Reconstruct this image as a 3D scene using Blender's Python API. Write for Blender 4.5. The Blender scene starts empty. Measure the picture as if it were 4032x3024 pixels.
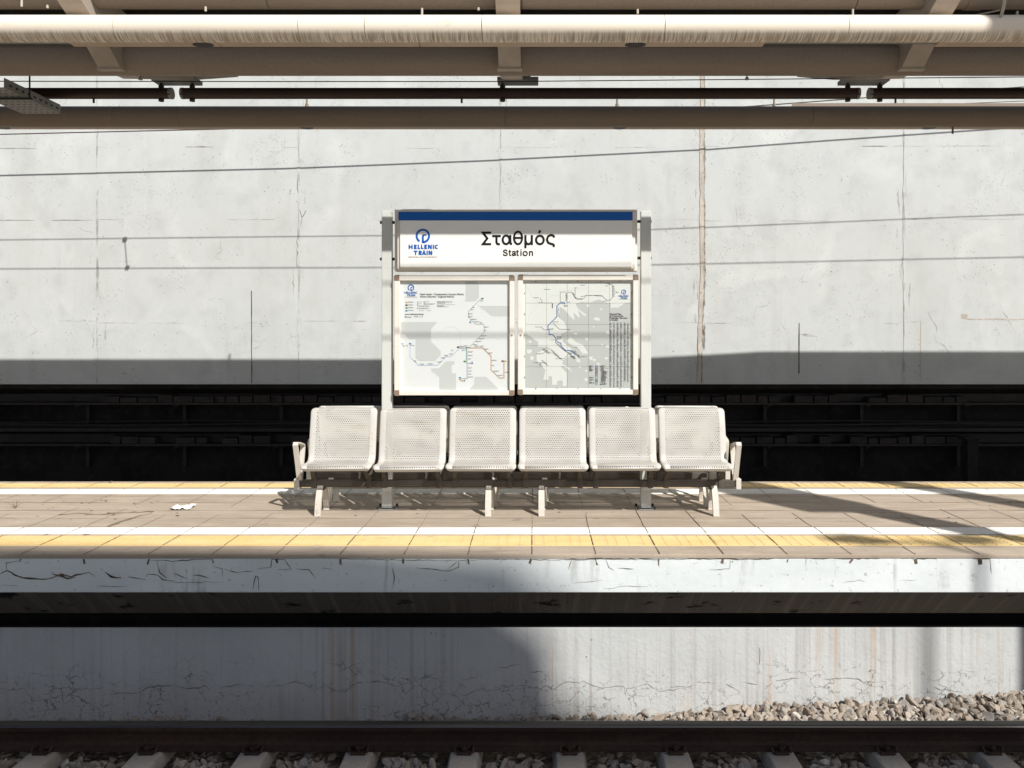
import bpy, bmesh, math, random
import numpy as np
from mathutils import Vector, Matrix
R = random.Random(7)
PI = math.pi
SC = bpy.context.scene
COL = SC.collection

# ------------------------------------------------------------------ camera, sky, sun
F = 3028.0            # focal length in photo pixels (photo 4032 wide)
VX, VY, CZ = 2104.0, 1310.0, 1.53
cam = bpy.data.cameras.new('camera')
cam.sensor_width = 36.0
cam.lens = 36.0 * F / 4032.0
cam.shift_x = -(VX - 2016.0) / 4032.0
cam.shift_y = (VY - 1512.0) / 4032.0
cam.clip_end = 500.0
cam_o = bpy.data.objects.new('camera', cam)
cam_o.location = (0, 0, CZ)
cam_o.rotation_euler = (PI / 2, 0, 0)
COL.objects.link(cam_o)
SC.camera = cam_o

RX, RY = 0.64, 0.88                  # shadow travel per metre of height: -RX in x, +RY in y
SUNV = Vector((RX, -RY, 1.0)).normalized()
W = bpy.data.worlds.new('World'); SC.world = W; W.use_nodes = True
nt = W.node_tree
sky = nt.nodes.new('ShaderNodeTexSky'); sky.sky_type = 'NISHITA'; sky.sun_disc = False
sky.sun_elevation = math.asin(SUNV.z)
sky.sun_rotation = math.atan2(SUNV.x, SUNV.y)
sky.air_density = 1.0; sky.dust_density = 1.5
bg = nt.nodes['Background']; bg.inputs['Strength'].default_value = 0.07
nt.links.new(sky.outputs[0], bg.inputs['Color'])
sun = bpy.data.lights.new('sun', 'SUN'); sun.energy = 5.0; sun.angle = math.radians(0.53)
sun.color = (1.0, 0.975, 0.93)
sun_o = bpy.data.objects.new('sun', sun); COL.objects.link(sun_o)
sun_o.rotation_euler = (-SUNV).to_track_quat('-Z', 'Y').to_euler()
sun_o.location = (8, -10, 14)
SC.view_settings.view_transform = 'Standard'; SC.view_settings.look = 'None'
SC.view_settings.gamma = 1.0; SC.view_settings.exposure = 0.12
SC.cycles.transparent_max_bounces = 24
SC.cycles.max_bounces = 8
SC.cycles.use_denoising = True
SC.cycles.denoising_prefilter = 'NONE'


def P(px, py, d):
    """photo pixel at depth d -> world point"""
    return Vector(((px - VX) * d / F, d, CZ - (py - VY) * d / F))


# ------------------------------------------------------------------ materials
def lin(c):
    return tuple(((v / 255.0) / 12.92 if v <= 10 else ((v / 255.0 + 0.055) / 1.055) ** 2.4) for v in c)


MATS = {}


def mat(name, base, rough=0.75, spec=0.3, metal=0.0, layers=(), bump=(), coord='pos', holes=None):
    """procedural material. layers: (kind, scale3, lo, hi, colour, amount[, mask(kind, scale3, lo, hi)])"""
    m = bpy.data.materials.new(name); m.use_nodes = True
    t = m.node_tree; n = t.nodes; L = t.links
    b = n['Principled BSDF']
    b.inputs['Roughness'].default_value = rough
    b.inputs['Specular IOR Level'].default_value = spec
    b.inputs['Metallic'].default_value = metal
    if coord == 'pos':
        src = n.new('ShaderNodeNewGeometry').outputs['Position']
    else:
        src = n.new('ShaderNodeTexCoord').outputs['Object']

    def field(kind, scale):
        mp = n.new('ShaderNodeMapping'); mp.inputs['Scale'].default_value = scale
        L.new(src, mp.inputs['Vector'])
        if kind == 'noise':
            x = n.new('ShaderNodeTexNoise'); x.inputs['Scale'].default_value = 1.0
            x.inputs['Detail'].default_value = 5.0; x.inputs['Roughness'].default_value = 0.6
            L.new(mp.outputs[0], x.inputs['Vector']); return x.outputs['Fac']
        if kind == 'warp':
            x = n.new('ShaderNodeTexNoise'); x.inputs['Scale'].default_value = 1.0
            x.inputs['Detail'].default_value = 4.0; x.inputs['Distortion'].default_value = 1.2
            L.new(mp.outputs[0], x.inputs['Vector']); return x.outputs['Fac']
        if kind == 'vor':
            x = n.new('ShaderNodeTexVoronoi'); x.inputs['Scale'].default_value = 1.0
            L.new(mp.outputs[0], x.inputs['Vector']); return x.outputs['Distance']
        if kind == 'edge':
            x = n.new('ShaderNodeTexVoronoi'); x.feature = 'DISTANCE_TO_EDGE'; x.inputs['Scale'].default_value = 1.0
            nz = n.new('ShaderNodeTexNoise'); nz.inputs['Scale'].default_value = 2.5; nz.inputs['Detail'].default_value = 4
            L.new(mp.outputs[0], nz.inputs['Vector'])
            ad = n.new('ShaderNodeVectorMath'); ad.operation = 'MULTIPLY_ADD'
            ad.inputs[1].default_value = (0.7, 0.7, 0.7)
            L.new(nz.outputs['Color'], ad.inputs[0]); L.new(mp.outputs[0], ad.inputs[2])
            L.new(ad.outputs[0], x.inputs['Vector']); return x.outputs['Distance']
        if kind == 'island':
            return n.new('ShaderNodeNewGeometry').outputs['Random Per Island']
        raise ValueError(kind)

    def ranged(kind, scale, lo, hi):
        if kind == 'z':
            sz = n.new('ShaderNodeSeparateXYZ'); L.new(src, sz.inputs[0]); f = sz.outputs[2]
        else: f = field(kind, scale)
        r = n.new('ShaderNodeMapRange'); r.clamp = True
        r.inputs['From Min'].default_value = lo; r.inputs['From Max'].default_value = hi
        L.new(f, r.inputs['Value']); return r.outputs[0]

    col = n.new('ShaderNodeRGB'); col.outputs[0].default_value = (*base, 1)
    cur = col.outputs[0]
    for ly in layers:
        kind, scale, lo, hi, c, amt = ly[:6]
        f = ranged(kind, scale, lo, hi)
        for mk in ly[6:]:
            g = ranged(*mk)
            mu = n.new('ShaderNodeMath'); mu.operation = 'MULTIPLY'; L.new(f, mu.inputs[0]); L.new(g, mu.inputs[1]); f = mu.outputs[0]
        mu = n.new('ShaderNodeMath'); mu.operation = 'MULTIPLY'; L.new(f, mu.inputs[0]); mu.inputs[1].default_value = amt
        mx = n.new('ShaderNodeMixRGB'); L.new(mu.outputs[0], mx.inputs['Fac']); L.new(cur, mx.inputs['Color1'])
        mx.inputs['Color2'].default_value = (*c, 1); cur = mx.outputs[0]
    L.new(cur, b.inputs['Base Color'])
    last = None
    for kind, scale, lo, hi, strength, dist in bump:
        f = ranged(kind, scale, lo, hi)
        bp = n.new('ShaderNodeBump'); bp.inputs['Strength'].default_value = strength; bp.inputs['Distance'].default_value = dist
        L.new(f, bp.inputs['Height'])
        if last: L.new(last, bp.inputs['Normal'])
        last = bp.outputs[0]
    if last: L.new(last, b.inputs['Normal'])
    if holes:                                   # punched holes laid out on the sheet's own UV (metres)
        pitch, rad, u0, u1, v0, v1 = holes
        uv = n.new('ShaderNodeUVMap').outputs[0]
        sp = n.new('ShaderNodeSeparateXYZ'); L.new(uv, sp.inputs[0])

        def M(op, a, c=None, d=None):
            k = n.new('ShaderNodeMath'); k.operation = op
            for i, v in enumerate((a, c, d)):
                if v is None: continue
                if isinstance(v, (int, float)): k.inputs[i].default_value = v
                else: L.new(v, k.inputs[i])
            return k.outputs[0]
        u, v = sp.outputs[0], sp.outputs[1]
        ru = pitch; rv = pitch * 0.866
        row = M('FLOOR', M('DIVIDE', v, rv))
        par = M('FLOORED_MODULO', row, 2.0)
        uu = M('ADD', M('DIVIDE', u, ru), M('MULTIPLY', par, 0.5))
        du = M('MULTIPLY', M('SUBTRACT', M('FRACT', uu), 0.5), ru)
        dv = M('MULTIPLY', M('SUBTRACT', M('FRACT', M('DIVIDE', v, rv)), 0.5), rv)
        dd = M('SQRT', M('ADD', M('MULTIPLY', du, du), M('MULTIPLY', dv, dv)))
        h = M('LESS_THAN', dd, rad)
        for a, op, c in ((u, 'GREATER_THAN', u0), (u, 'LESS_THAN', u1), (v, 'GREATER_THAN', v0), (v, 'LESS_THAN', v1)):
            h = M('MULTIPLY', h, M(op, a, c))
        L.new(M('SUBTRACT', 1.0, h), b.inputs['Alpha'])
    MATS[name] = m
    return m


V3 = lambda a, b=None, c=None: (a, a if b is None else b, a if c is None else c)
GW = lin((206, 208, 203))
mat('wall_concrete', lin((205, 208, 206)), 0.85, 0.2, layers=[
    ('noise', V3(0.45), 0.35, 0.7, lin((192, 195, 193)), 0.75),
    ('island', V3(1), 0.0, 1.0, lin((196, 199, 198)), 0.6),
    ('noise', V3(2.4), 0.5, 0.68, lin((184, 187, 185)), 0.6), ('noise', (3.2, 3.2, 0.22), 0.54, 0.66, lin((186, 188, 186)), 0.55, ('noise', V3(0.8), 0.45, 0.6)),
    ('warp', V3(1.0), 0.52, 0.8, lin((216, 219, 216)), 0.7),
    ('noise', (2.2, 2.2, 0.35), 0.52, 0.75, lin((188, 189, 184)), 0.5),
    ('noise', V3(9), 0.5, 0.75, lin((196, 198, 194)), 0.5),
    ('vor', V3(15), 0.19, 0.12, lin((112, 112, 108)), 0.8, ('noise', V3(0.9), 0.46, 0.6), ('noise', V3(5.0), 0.5, 0.6)),
    ('vor', (30, 30, 22), 0.22, 0.14, lin((120, 120, 116)), 0.7, ('noise', V3(1.3), 0.5, 0.6), ('noise', V3(6.0), 0.45, 0.55)),
    ('edge', V3(7), 0.02, 0.004, lin((140, 140, 136)), 0.55, ('noise', V3(0.9, 0.9, 1.3), 0.56, 0.68), ('noise', V3(5.0), 0.5, 0.6)),
    ('noise', V3(26, 26, 20), 0.58, 0.66, lin((130, 130, 126)), 0.6, ('noise', V3(1.6), 0.48, 0.6), ('noise', V3(6), 0.48, 0.6)),
], bump=[('noise', V3(5), 0.2, 0.8, 0.08, 0.01), ('noise', V3(40), 0.3, 0.7, 0.12, 0.003)])
mat('crack_dark', lin((128, 122, 114)), 0.95, 0.1, layers=[('noise', V3(14), 0.4, 0.62, lin((176, 172, 164)), 0.9)])
mat('joint_grey', lin((160, 160, 154)), 0.95, 0.1, layers=[('noise', (8, 8, 4), 0.38, 0.56, lin((202, 204, 201)), 1.0)])
mat('slit_dark', lin((75, 70, 66)), 0.9, 0.1)
mat('filler', lin((204, 194, 181)), 0.95, 0.1, layers=[
    ('noise', (9, 9, 4), 0.4, 0.6, lin((182, 174, 164)), 0.9), ('noise', V3(30), 0.54, 0.68, lin((150, 138, 126)), 0.7)],
    bump=[('noise', V3(30), 0.3, 0.7, 0.3, 0.01)])
mat('soot_shade_concrete', lin((48, 46, 46)), 0.95, 0.1, layers=[
    ('noise', V3(1.2), 0.4, 0.7, lin((30, 29, 29)), 0.9), ('noise', V3(7), 0.5, 0.7, lin((62, 58, 56)), 0.6)])  # near black: soot tone with the deep shade of pit and gaps put in
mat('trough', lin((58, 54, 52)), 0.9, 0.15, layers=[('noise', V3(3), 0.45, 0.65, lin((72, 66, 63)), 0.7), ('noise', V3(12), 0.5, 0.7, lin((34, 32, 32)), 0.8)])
mat('dark_steel', lin((54, 50, 50)), 0.6, 0.3, layers=[('noise', V3(6), 0.4, 0.7, lin((38, 34, 33)), 0.7)])
mat('cable', lin((36, 34, 34)), 0.6, 0.3)
mat('wire', lin((92, 84, 82)), 0.6, 0.3)
# platform
mat('paver', lin((176, 162, 146)), 0.85, 0.2, layers=[
    ('noise', (0.6, 2.2, 1), 0.38, 0.66, lin((166, 151, 134)), 0.8),
    ('noise', (2.5, 9, 1), 0.48, 0.7, lin((198, 182, 163)), 0.65),
    ('noise', (1.1, 14, 1), 0.56, 0.70, lin((140, 126, 111)), 0.6),
    ('noise', V3(70), 0.45, 0.75, lin((150, 135, 118)), 0.45),
    ('vor', V3(16), 0.10, 0.05, lin((84, 74, 66)), 0.9, ('noise', V3(2.5), 0.56, 0.62)),
    ('noise', V3(5), 0.63, 0.72, lin((126, 114, 100)), 0.6),
], bump=[('noise', V3(60), 0.3, 0.7, 0.25, 0.003)])
mat('paver_joint', lin((122, 110, 97)), 0.95, 0.1, layers=[('noise', V3(9), 0.45, 0.62, lin((166, 150, 132)), 0.95)])
mat('joint_strong', lin((92, 78, 66)), 0.95, 0.1, layers=[('noise', V3(16), 0.5, 0.66, lin((130, 114, 98)), 0.8)])
mat('white_paint', lin((236, 232, 224)), 0.7, 0.3, layers=[
    ('noise', (3, 12, 1), 0.55, 0.75, lin((205, 198, 186)), 0.7), ('vor', V3(18), 0.09, 0.05, lin((96, 88, 80)), 0.9, ('noise', V3(3), 0.55, 0.62))])
mat('yellow_paint', lin((226, 200, 146)), 0.7, 0.3, layers=[
    ('noise', (1.6, 6, 1), 0.42, 0.7, lin((218, 186, 122)), 0.8), ('noise', V3(22), 0.52, 0.72, lin((226, 204, 156)), 0.6),
    ('noise', (3, 9, 1), 0.62, 0.72, lin((186, 168, 140)), 0.8)])
mat('edge_concrete', lin((226, 230, 229)), 0.85, 0.2, layers=[
    ('noise', (1.3, 1.3, 2.5), 0.4, 0.7, lin((208, 213, 213)), 0.8),
    ('noise', (9, 9, 1.1), 0.55, 0.66, lin((176, 176, 172)), 0.75, ('noise', (1.5, 1.5, 3), 0.46, 0.6)),
    ('vor', V3(17), 0.15, 0.09, lin((96, 94, 90)), 0.85, ('noise', V3(3), 0.5, 0.62), ('noise', V3(9), 0.5, 0.58)),
    ('noise', V3(26), 0.62, 0.7, lin((150, 146, 138)), 0.6)],
    bump=[('noise', V3(12), 0.3, 0.7, 0.14, 0.008)])
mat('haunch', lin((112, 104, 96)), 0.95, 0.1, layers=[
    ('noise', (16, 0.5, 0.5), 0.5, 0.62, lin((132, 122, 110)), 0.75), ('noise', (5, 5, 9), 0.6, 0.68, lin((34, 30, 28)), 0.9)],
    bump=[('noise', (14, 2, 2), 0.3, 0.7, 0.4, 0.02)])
mat('lower_concrete', lin((204, 205, 203)), 0.9, 0.15, layers=[
    ('noise', V3(1.4), 0.35, 0.7, lin((186, 188, 187)), 0.8),
    ('noise', (22, 22, 0.35), 0.50, 0.66, lin((164, 158, 152)), 0.6, ('noise', (1.1, 1.1, 0.8), 0.42, 0.6)),
    ('noise', (9, 9, 0.25), 0.60, 0.70, lin((188, 168, 148)), 0.75),
    ('noise', (38, 38, 0.8), 0.58, 0.70, lin((150, 146, 142)), 0.5, ('noise', (1.7, 1.7, 1.2), 0.45, 0.6)),
    ('vor', (26, 26, 20), 0.2, 0.13, lin((96, 90, 84)), 0.7, ('noise', V3(2.2), 0.5, 0.64), ('noise', V3(10), 0.5, 0.6)),
    ('edge', V3(9, 9, 12), 0.035, 0.006, lin((88, 82, 76)), 0.85, ('noise', V3(2.2, 2.2, 3.5), 0.44, 0.56), ('noise', V3(7.0), 0.42, 0.55), ('z', V3(1), -0.8, -0.95)),
    ('noise', V3(40), 0.56, 0.64, lin((128, 120, 112)), 0.6, ('noise', V3(1.7, 1.7, 4), 0.46, 0.58), ('z', V3(1), -0.85, -1.0)),
], bump=[('noise', V3(6), 0.25, 0.75, 0.12, 0.02), ('noise', V3(34), 0.3, 0.7, 0.22, 0.006)])
mat('crack_rust', lin((118, 104, 90)), 0.95, 0.1, layers=[('noise', V3(12), 0.4, 0.65, lin((60, 50, 42)), 0.9), ('noise', V3(30), 0.55, 0.65, lin((150, 132, 112)), 0.8)])
mat('stain', lin((150, 148, 142)), 0.95, 0.1, layers=[('noise', V3(9), 0.35, 0.65, lin((184, 186, 183)), 0.95)])
# steel
mat('pipe_cream', lin((240, 228, 211)), 0.6, 0.3, layers=[
    ('noise', (0.6, 3, 3), 0.4, 0.7, lin((233, 220, 202)), 0.7), ('noise', (4, 8, 8), 0.6, 0.72, lin((206, 188, 162)), 0.5)])
ZD = ('z', V3(1), 3.664, 3.615)
mat('pipe_drip', lin((240, 228, 211)), 0.7, 0.25, layers=[
    ('noise', (0.6, 3, 3), 0.4, 0.7, lin((233, 220, 202)), 0.7),
    ('noise', (70, 4, 3), 0.46, 0.58, lin((126, 110, 94)), 0.6, ZD), ('noise', (9, 3, 3), 0.5, 0.7, lin((176, 156, 132)), 0.6, ZD), ('noise', (150, 6, 3), 0.52, 0.62, lin((96, 82, 68)), 0.45, ZD)])
mat('beam_brown', lin((152, 139, 126)), 0.75, 0.25, layers=[
    ('noise', (0.5, 4, 4), 0.4, 0.7, lin((138, 125, 112)), 0.8), ('noise', V3(60), 0.4, 0.7, lin((122, 106, 90)), 0.35)])
mat('steel_grey', lin((138, 136, 132)), 0.7, 0.3, layers=[('noise', V3(4), 0.45, 0.7, lin((116, 112, 106)), 0.7)])
mat('arm_paint', lin((176, 164, 152)), 0.7, 0.3, layers=[('noise', V3(4), 0.45, 0.7, lin((156, 144, 132)), 0.7)])
mat('soffit_beige', lin((196, 176, 156)), 0.8, 0.2, layers=[('noise', V3(3), 0.4, 0.7, lin((180, 160, 140)), 0.7)])
mat('roof_dark', lin((62, 58, 54)), 0.9, 0.1, layers=[('noise', V3(2), 0.4, 0.7, lin((44, 42, 40)), 0.8)])
mat('lamp_dark', lin((44, 26, 18)), 0.5, 0.3)
mat('tube_brown', lin((64, 46, 40)), 0.45, 0.4, layers=[('noise', V3(2), 0.4, 0.7, lin((48, 36, 32)), 0.7)])
mat('white_plastic', lin((186, 178, 164)), 0.5, 0.4)
PITCH, RAD = 0.0184, 0.0053
mat('seat_paint', lin((200, 197, 191)), 0.45, 0.4, layers=[
    ('noise', V3(4), 0.4, 0.7, lin((190, 184, 175)), 0.7), ('noise', (3, 3, 14), 0.58, 0.70, lin((180, 168, 152)), 0.6), ('noise', V3(22), 0.62, 0.7, lin((168, 156, 140)), 0.6)],
    coord='obj', holes=(PITCH, RAD, -0.228, 0.228, 0.046, 0.700))
mat('bench_paint', lin((204, 198, 188)), 0.5, 0.4, layers=[('noise', V3(8), 0.42, 0.7, lin((196, 186, 172)), 0.7), ('noise', V3(26), 0.62, 0.7, lin((150, 134, 116)), 0.6)], coord='obj')
mat('bench_shade_paint', lin((88, 81, 74)), 0.6, 0.3, layers=[('noise', V3(6), 0.4, 0.7, lin((66, 60, 54)), 0.7)], coord='obj')  # toned down from the bench paint, under-seat shade put into the colour
mat('post_paint', lin((206, 207, 201)), 0.5, 0.4, layers=[('noise', (6, 6, 1.5), 0.45, 0.7, lin((194, 195, 188)), 0.7), ('noise', V3(20), 0.64, 0.72, lin((170, 166, 156)), 0.5)])
mat('sign_face', lin((238, 237, 231)), 0.4, 0.4, layers=[('noise', V3(3), 0.4, 0.7, lin((232, 230, 222)), 0.7)])
mat('alu_frame', lin((228, 222, 212)), 0.45, 0.4, layers=[('noise', V3(7), 0.4, 0.7, lin((216, 208, 196)), 0.6)])
mat('corner_cap', lin((140, 122, 104)), 0.6, 0.3, layers=[('noise', V3(25), 0.4, 0.7, lin((116, 100, 86)), 0.7)])
mat('blue_dark', lin((4, 90, 172)), 0.5, 0.3)
mat('blue_logo', lin((20, 92, 178)), 0.5, 0.3)
mat('ink_black', lin((10, 10, 10)), 0.5, 0.3)
mat('ink_grey', lin((92, 92, 90)), 0.6, 0.2)
mat('ink_brown', lin((132, 84, 66)), 0.6, 0.2)
mat('map_paper', lin((226, 227, 226)), 0.6, 0.2)
mat('map_grey', lin((202, 204, 201)), 0.6, 0.2)
mat('map_land', lin((222, 223, 218)), 0.6, 0.2)
mat('map_sea', lin((192, 194, 190)), 0.6, 0.2)
mat('map_green', lin((84, 158, 96)), 0.6, 0.2)
mat('map_blue', lin((96, 160, 206)), 0.6, 0.2)
mat('map_orange', lin((232, 186, 116)), 0.6, 0.2)
mat('map_purple', lin((92, 82, 94)), 0.6, 0.2)
mat('map_line_blue', lin((40, 104, 178)), 0.6, 0.2)
mat('map_teal', lin((110, 170, 164)), 0.6, 0.2)
# track
mat('rail_rust', lin((58, 42, 35)), 0.65, 0.35, layers=[('noise', (1.2, 5, 5), 0.42, 0.66, lin((78, 60, 48)), 0.8), ('noise', V3(40), 0.45, 0.7, lin((40, 30, 27)), 0.6)])
mat('rail_steel', lin((96, 94, 92)), 0.32, 0.5, metal=0.85, layers=[('noise', (1, 90, 90), 0.45, 0.65, lin((64, 60, 58)), 0.8)])
mat('sleeper_concrete', lin((198, 187, 172)), 0.9, 0.15, layers=[('noise', V3(5), 0.4, 0.7, lin((176, 165, 150)), 0.8), ('noise', V3(60), 0.5, 0.7, lin((150, 140, 128)), 0.5)])
mat('stone', lin((176, 164, 150)), 0.9, 0.15, layers=[
    ('island', V3(1), 0.0, 0.45, lin((154, 141, 127)), 0.9), ('island', V3(1), 0.62, 0.72, lin((158, 153, 147)), 0.8),
    ('island', V3(1), 0.96, 0.98, lin((204, 196, 184)), 0.9), ('noise', V3(45), 0.45, 0.7, lin((126, 112, 98)), 0.45)],
    bump=[('noise', V3(60), 0.3, 0.7, 0.3, 0.004)])
mat('gravel_bed', lin((120, 108, 96)), 0.95, 0.1, layers=[('vor', V3(22), 0.2, 0.6, lin((64, 58, 52)), 0.8), ('noise', V3(9), 0.4, 0.7, lin((140, 128, 114)), 0.7)],
    bump=[('vor', V3(22), 0.0, 0.7, 0.9, 0.03)])
mat('earth', lin((110, 100, 88)), 0.95, 0.1, layers=[('noise', V3(1), 0.4, 0.7, lin((90, 82, 72)), 0.8)])
mat('paper_litter', lin((236, 234, 228)), 0.8, 0.2)
mat('caster_concrete', lin((150, 144, 134)), 0.9, 0.15, layers=[('noise', V3(1), 0.4, 0.7, lin((130, 124, 116)), 0.7)])
mat('bounce_concrete', lin((186, 180, 172)), 0.9, 0.15, layers=[('noise', V3(30), 0.4, 0.7, lin((160, 154, 146)), 0.7)])  # pale concrete, lightened to bounce light onto the platform face


def glass(name):
    m = bpy.data.materials.new(name); m.use_nodes = True
    t = m.node_tree; n = t.nodes; n.remove(n['Principled BSDF'])
    tr = n.new('ShaderNodeBsdfTransparent'); tr.inputs[0].default_value = (0.95, 0.96, 0.96, 1)
    gl = n.new('ShaderNodeBsdfGlossy'); gl.inputs['Roughness'].default_value = 0.04
    mx = n.new('ShaderNodeMixShader')
    mx.inputs[0].default_value = 0.05; t.links.new(tr.outputs[0], mx.inputs[1]); t.links.new(gl.outputs[0], mx.inputs[2])
    t.links.new(mx.outputs[0], n['Material Output'].inputs[0])
    MATS[name] = m


glass('acrylic')


# ------------------------------------------------------------------ mesh builder
class MB:
    def __init__(s):
        s.v = []; s.f = []; s.m = []; s.uv = None

    def face(s, pts, mi=0):
        i = len(s.v); s.v += [tuple(p) for p in pts]; s.f.append(tuple(range(i, i + len(pts)))); s.m.append(mi)

    def add(s, v, f, mi=0):
        i = len(s.v); s.v += [tuple(p) for p in v]; s.f += [tuple(k + i for k in q) for q in f]; s.m += [mi] * len(f)

    def box(s, c, d, mi=0, bev=0.0, rot=None):
        bm = bmesh.new(); bmesh.ops.create_cube(bm, size=1.0)
        for v in bm.verts: v.co = Vector((v.co.x * d[0], v.co.y * d[1], v.co.z * d[2]))
        if bev > 0: bmesh.ops.bevel(bm, geom=bm.edges[:], offset=bev, segments=2, affect='EDGES', profile=0.5)
        M = (rot.to_4x4() if rot is not None else Matrix.Identity(4)); M = Matrix.Translation(Vector(c)) @ M
        bm.verts.index_update()
        s.add([M @ v.co for v in bm.verts], [[v.index for v in q.verts] for q in bm.faces], mi); bm.free()

    def span(s, a, b, mi=0, bev=0.0):
        s.box([(x + y) / 2 for x, y in zip(a, b)], [abs(y - x) for x, y in zip(a, b)], mi, bev)

    def tube(s, pts, r, n=12, mi=0, caps=True):
        pts = [Vector(p) for p in pts]; k = len(pts); rs = r if isinstance(r, (list, tuple)) else [r] * k
        base = len(s.v); up = None
        for i, p in enumerate(pts):
            d = (pts[min(i + 1, k - 1)] - pts[max(i - 1, 0)]).normalized()
            if up is None: up = Vector((0, 0, 1)) if abs(d.z) < 0.9 else Vector((0, 1, 0))
            a = d.cross(up).normalized(); b = a.cross(d).normalized(); up = b
            for j in range(n):
                t = 2 * PI * j / n; s.v.append(tuple(p + (a * math.cos(t) + b * math.sin(t)) * rs[i]))
        for i in range(k - 1):
            for j in range(n):
                q = base + i * n; s.f.append((q + j, q + n + j, q + n + (j + 1) % n, q + (j + 1) % n)); s.m.append(mi)
        if caps:
            s.f.append(tuple(base + j for j in range(n))); s.m.append(mi)
            s.f.append(tuple(base + (k - 1) * n + j for j in reversed(range(n)))); s.m.append(mi)

    def prism(s, prof, x0, x1, mi=0):
        """profile in (y, z), extruded along x"""
        n = len(prof)
        v = [(x0, y, z) for y, z in prof] + [(x1, y, z) for y, z in prof]
        f = [(j, (j + 1) % n, n + (j + 1) % n, n + j) for j in range(n)] + [tuple(reversed(range(n))), tuple(range(n, 2 * n))]
        s.add(v, f, mi)

    def plate(s, poly, z0, z1, mi=0):
        n = len(poly)
        v = [(x, y, z0) for x, y in poly] + [(x, y, z1) for x, y in poly]
        f = [(j, (j + 1) % n, n + (j + 1) % n, n + j) for j in range(n)] + [tuple(reversed(range(n))), tuple(range(n, 2 * n))]
        s.add(v, f, mi)

    def bar(s, pts, w, t, mi=0, side=Vector((1, 0, 0))):
        """flat bar following pts; w along side, t across"""
        pts = [Vector(p) for p in pts]; k = len(pts); b = len(s.v)
        ws = w if isinstance(w, (list, tuple)) else [w] * k
        for i, p in enumerate(pts):
            d = (pts[min(i + 1, k - 1)] - pts[max(i - 1, 0)]).normalized(); nrm = d.cross(side).normalized()
            for q, r in ((-1, -1), (1, -1), (1, 1), (-1, 1)):
                s.v.append(tuple(p + side * (q * ws[i] / 2) + nrm * (r * t / 2)))
        for i in range(k - 1):
            for j in range(4):
                q = b + 4 * i; s.f.append((q + j, q + (j + 1) % 4, q + 4 + (j + 1) % 4, q + 4 + j)); s.m.append(mi)
        s.f.append((b + 3, b + 2, b + 1, b)); s.m.append(mi)
        e = b + 4 * (k - 1); s.f.append((e, e + 1, e + 2, e + 3)); s.m.append(mi)

    def build(s, name, mats, parent=None, loc=None, smooth=None, label=None):
        me = bpy.data.meshes.new(name)
        if parent is not None: o0 = ORG[parent]
        else: o0 = Vector(loc) if loc is not None else Vector((0, 0, 0))
        me.from_pydata([(x - o0.x, y - o0.y, z - o0.z) for x, y, z in s.v], [], s.f)
        for m in ([mats] if isinstance(mats, str) else mats): me.materials.append(MATS[m])
        me.polygons.foreach_set('material_index', s.m)
        if s.uv is not None:
            ul = me.uv_layers.new(name='UVMap')
            for lp in me.loops: ul.data[lp.index].uv = s.uv[lp.vertex_index]
        if smooth:
            me.polygons.foreach_set('use_smooth', [True] * len(me.polygons))
            me.set_sharp_from_angle(angle=math.radians(smooth))
        me.validate(); me.update()
        o = bpy.data.objects.new(name, me); COL.objects.link(o)
        if parent is not None: o.parent = parent; ORG[o] = o0
        else: o.location = o0; ORG[o] = o0
        if label: o['label'] = label
        return o


ORG = {}


def thing(name, label, cat, loc, group=None):
    o = bpy.data.objects.new(name, None); COL.objects.link(o); o.location = loc; o.empty_display_size = 0.2
    o['label'] = label; o['category'] = cat
    if group: o['group'] = group
    ORG[o] = Vector(loc); return o


def tag(o, label, cat, group=None, kind=None):
    o['label'] = label; o['category'] = cat
    if group: o['group'] = group
    if kind: o['kind'] = kind
    return o


def struct(o, label=None, cat=None):
    o['kind'] = 'structure'
    if label: o['label'] = label
    if cat: o['category'] = cat
    return o


def copy_tree(o, parent=None):
    c = o.copy(); COL.objects.link(c)
    if parent is not None: c.parent = parent
    for ch in list(o.children): copy_tree(ch, c)
    return c


RC = [0]


def wob(pts, jit, step):
    """subdivide a polyline and jitter it"""
    out = [Vector(pts[0])]
    for a, b in zip(pts, pts[1:]):
        a = Vector(a); b = Vector(b); n = max(1, int((b - a).length / step))
        for i in range(1, n + 1):
            p = a.lerp(b, i / n)
            if not (i == n): p = p + Vector((R.uniform(-1, 1), R.uniform(-1, 1))) * jit
            else: p = p + Vector((R.uniform(-1, 1), R.uniform(-1, 1))) * jit * 0.5
            out.append(p)
    return out


def ribbon(mb, pts, w, to3d, mi, jit=0.0, step=0.1, taper=False, wvar=0.35):
    """thin irregular flat strip along 2-D pts, mapped to a surface by to3d(u, v)"""
    q = wob(pts, jit, step) if jit or step < 5 else [Vector(p) for p in pts]
    n = len(q); L = []; Rr = []
    for i in range(n):
        d = q[min(i + 1, n - 1)] - q[max(i - 1, 0)]
        if d.length < 1e-9: d = Vector((1, 0))
        d.normalize(); nn = Vector((-d.y, d.x))
        k = w / 2 * (1 + R.uniform(-wvar, wvar))
        if taper: k *= 0.25 + 0.75 * math.sin(PI * min(max(i / max(n - 1, 1), 0.02), 0.98))
        L.append(q[i] + nn * k); Rr.append(q[i] - nn * k)
    RC[0] += 1
    A, B, C = (Vector(to3d(*Rr[0])), Vector(to3d(*Rr[1])), Vector(to3d(*L[0])))
    lift = (B - A).cross(C - A); lift = lift.normalized() * (2.5e-5 * (RC[0] % 40)) if lift.length > 0 else Vector((0, 0, 0))
    g_ = lambda p: Vector(to3d(*p)) + lift
    for i in range(n - 1):
        mb.face([g_(Rr[i]), g_(Rr[i + 1]), g_(L[i + 1]), g_(L[i])], mi)


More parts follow.
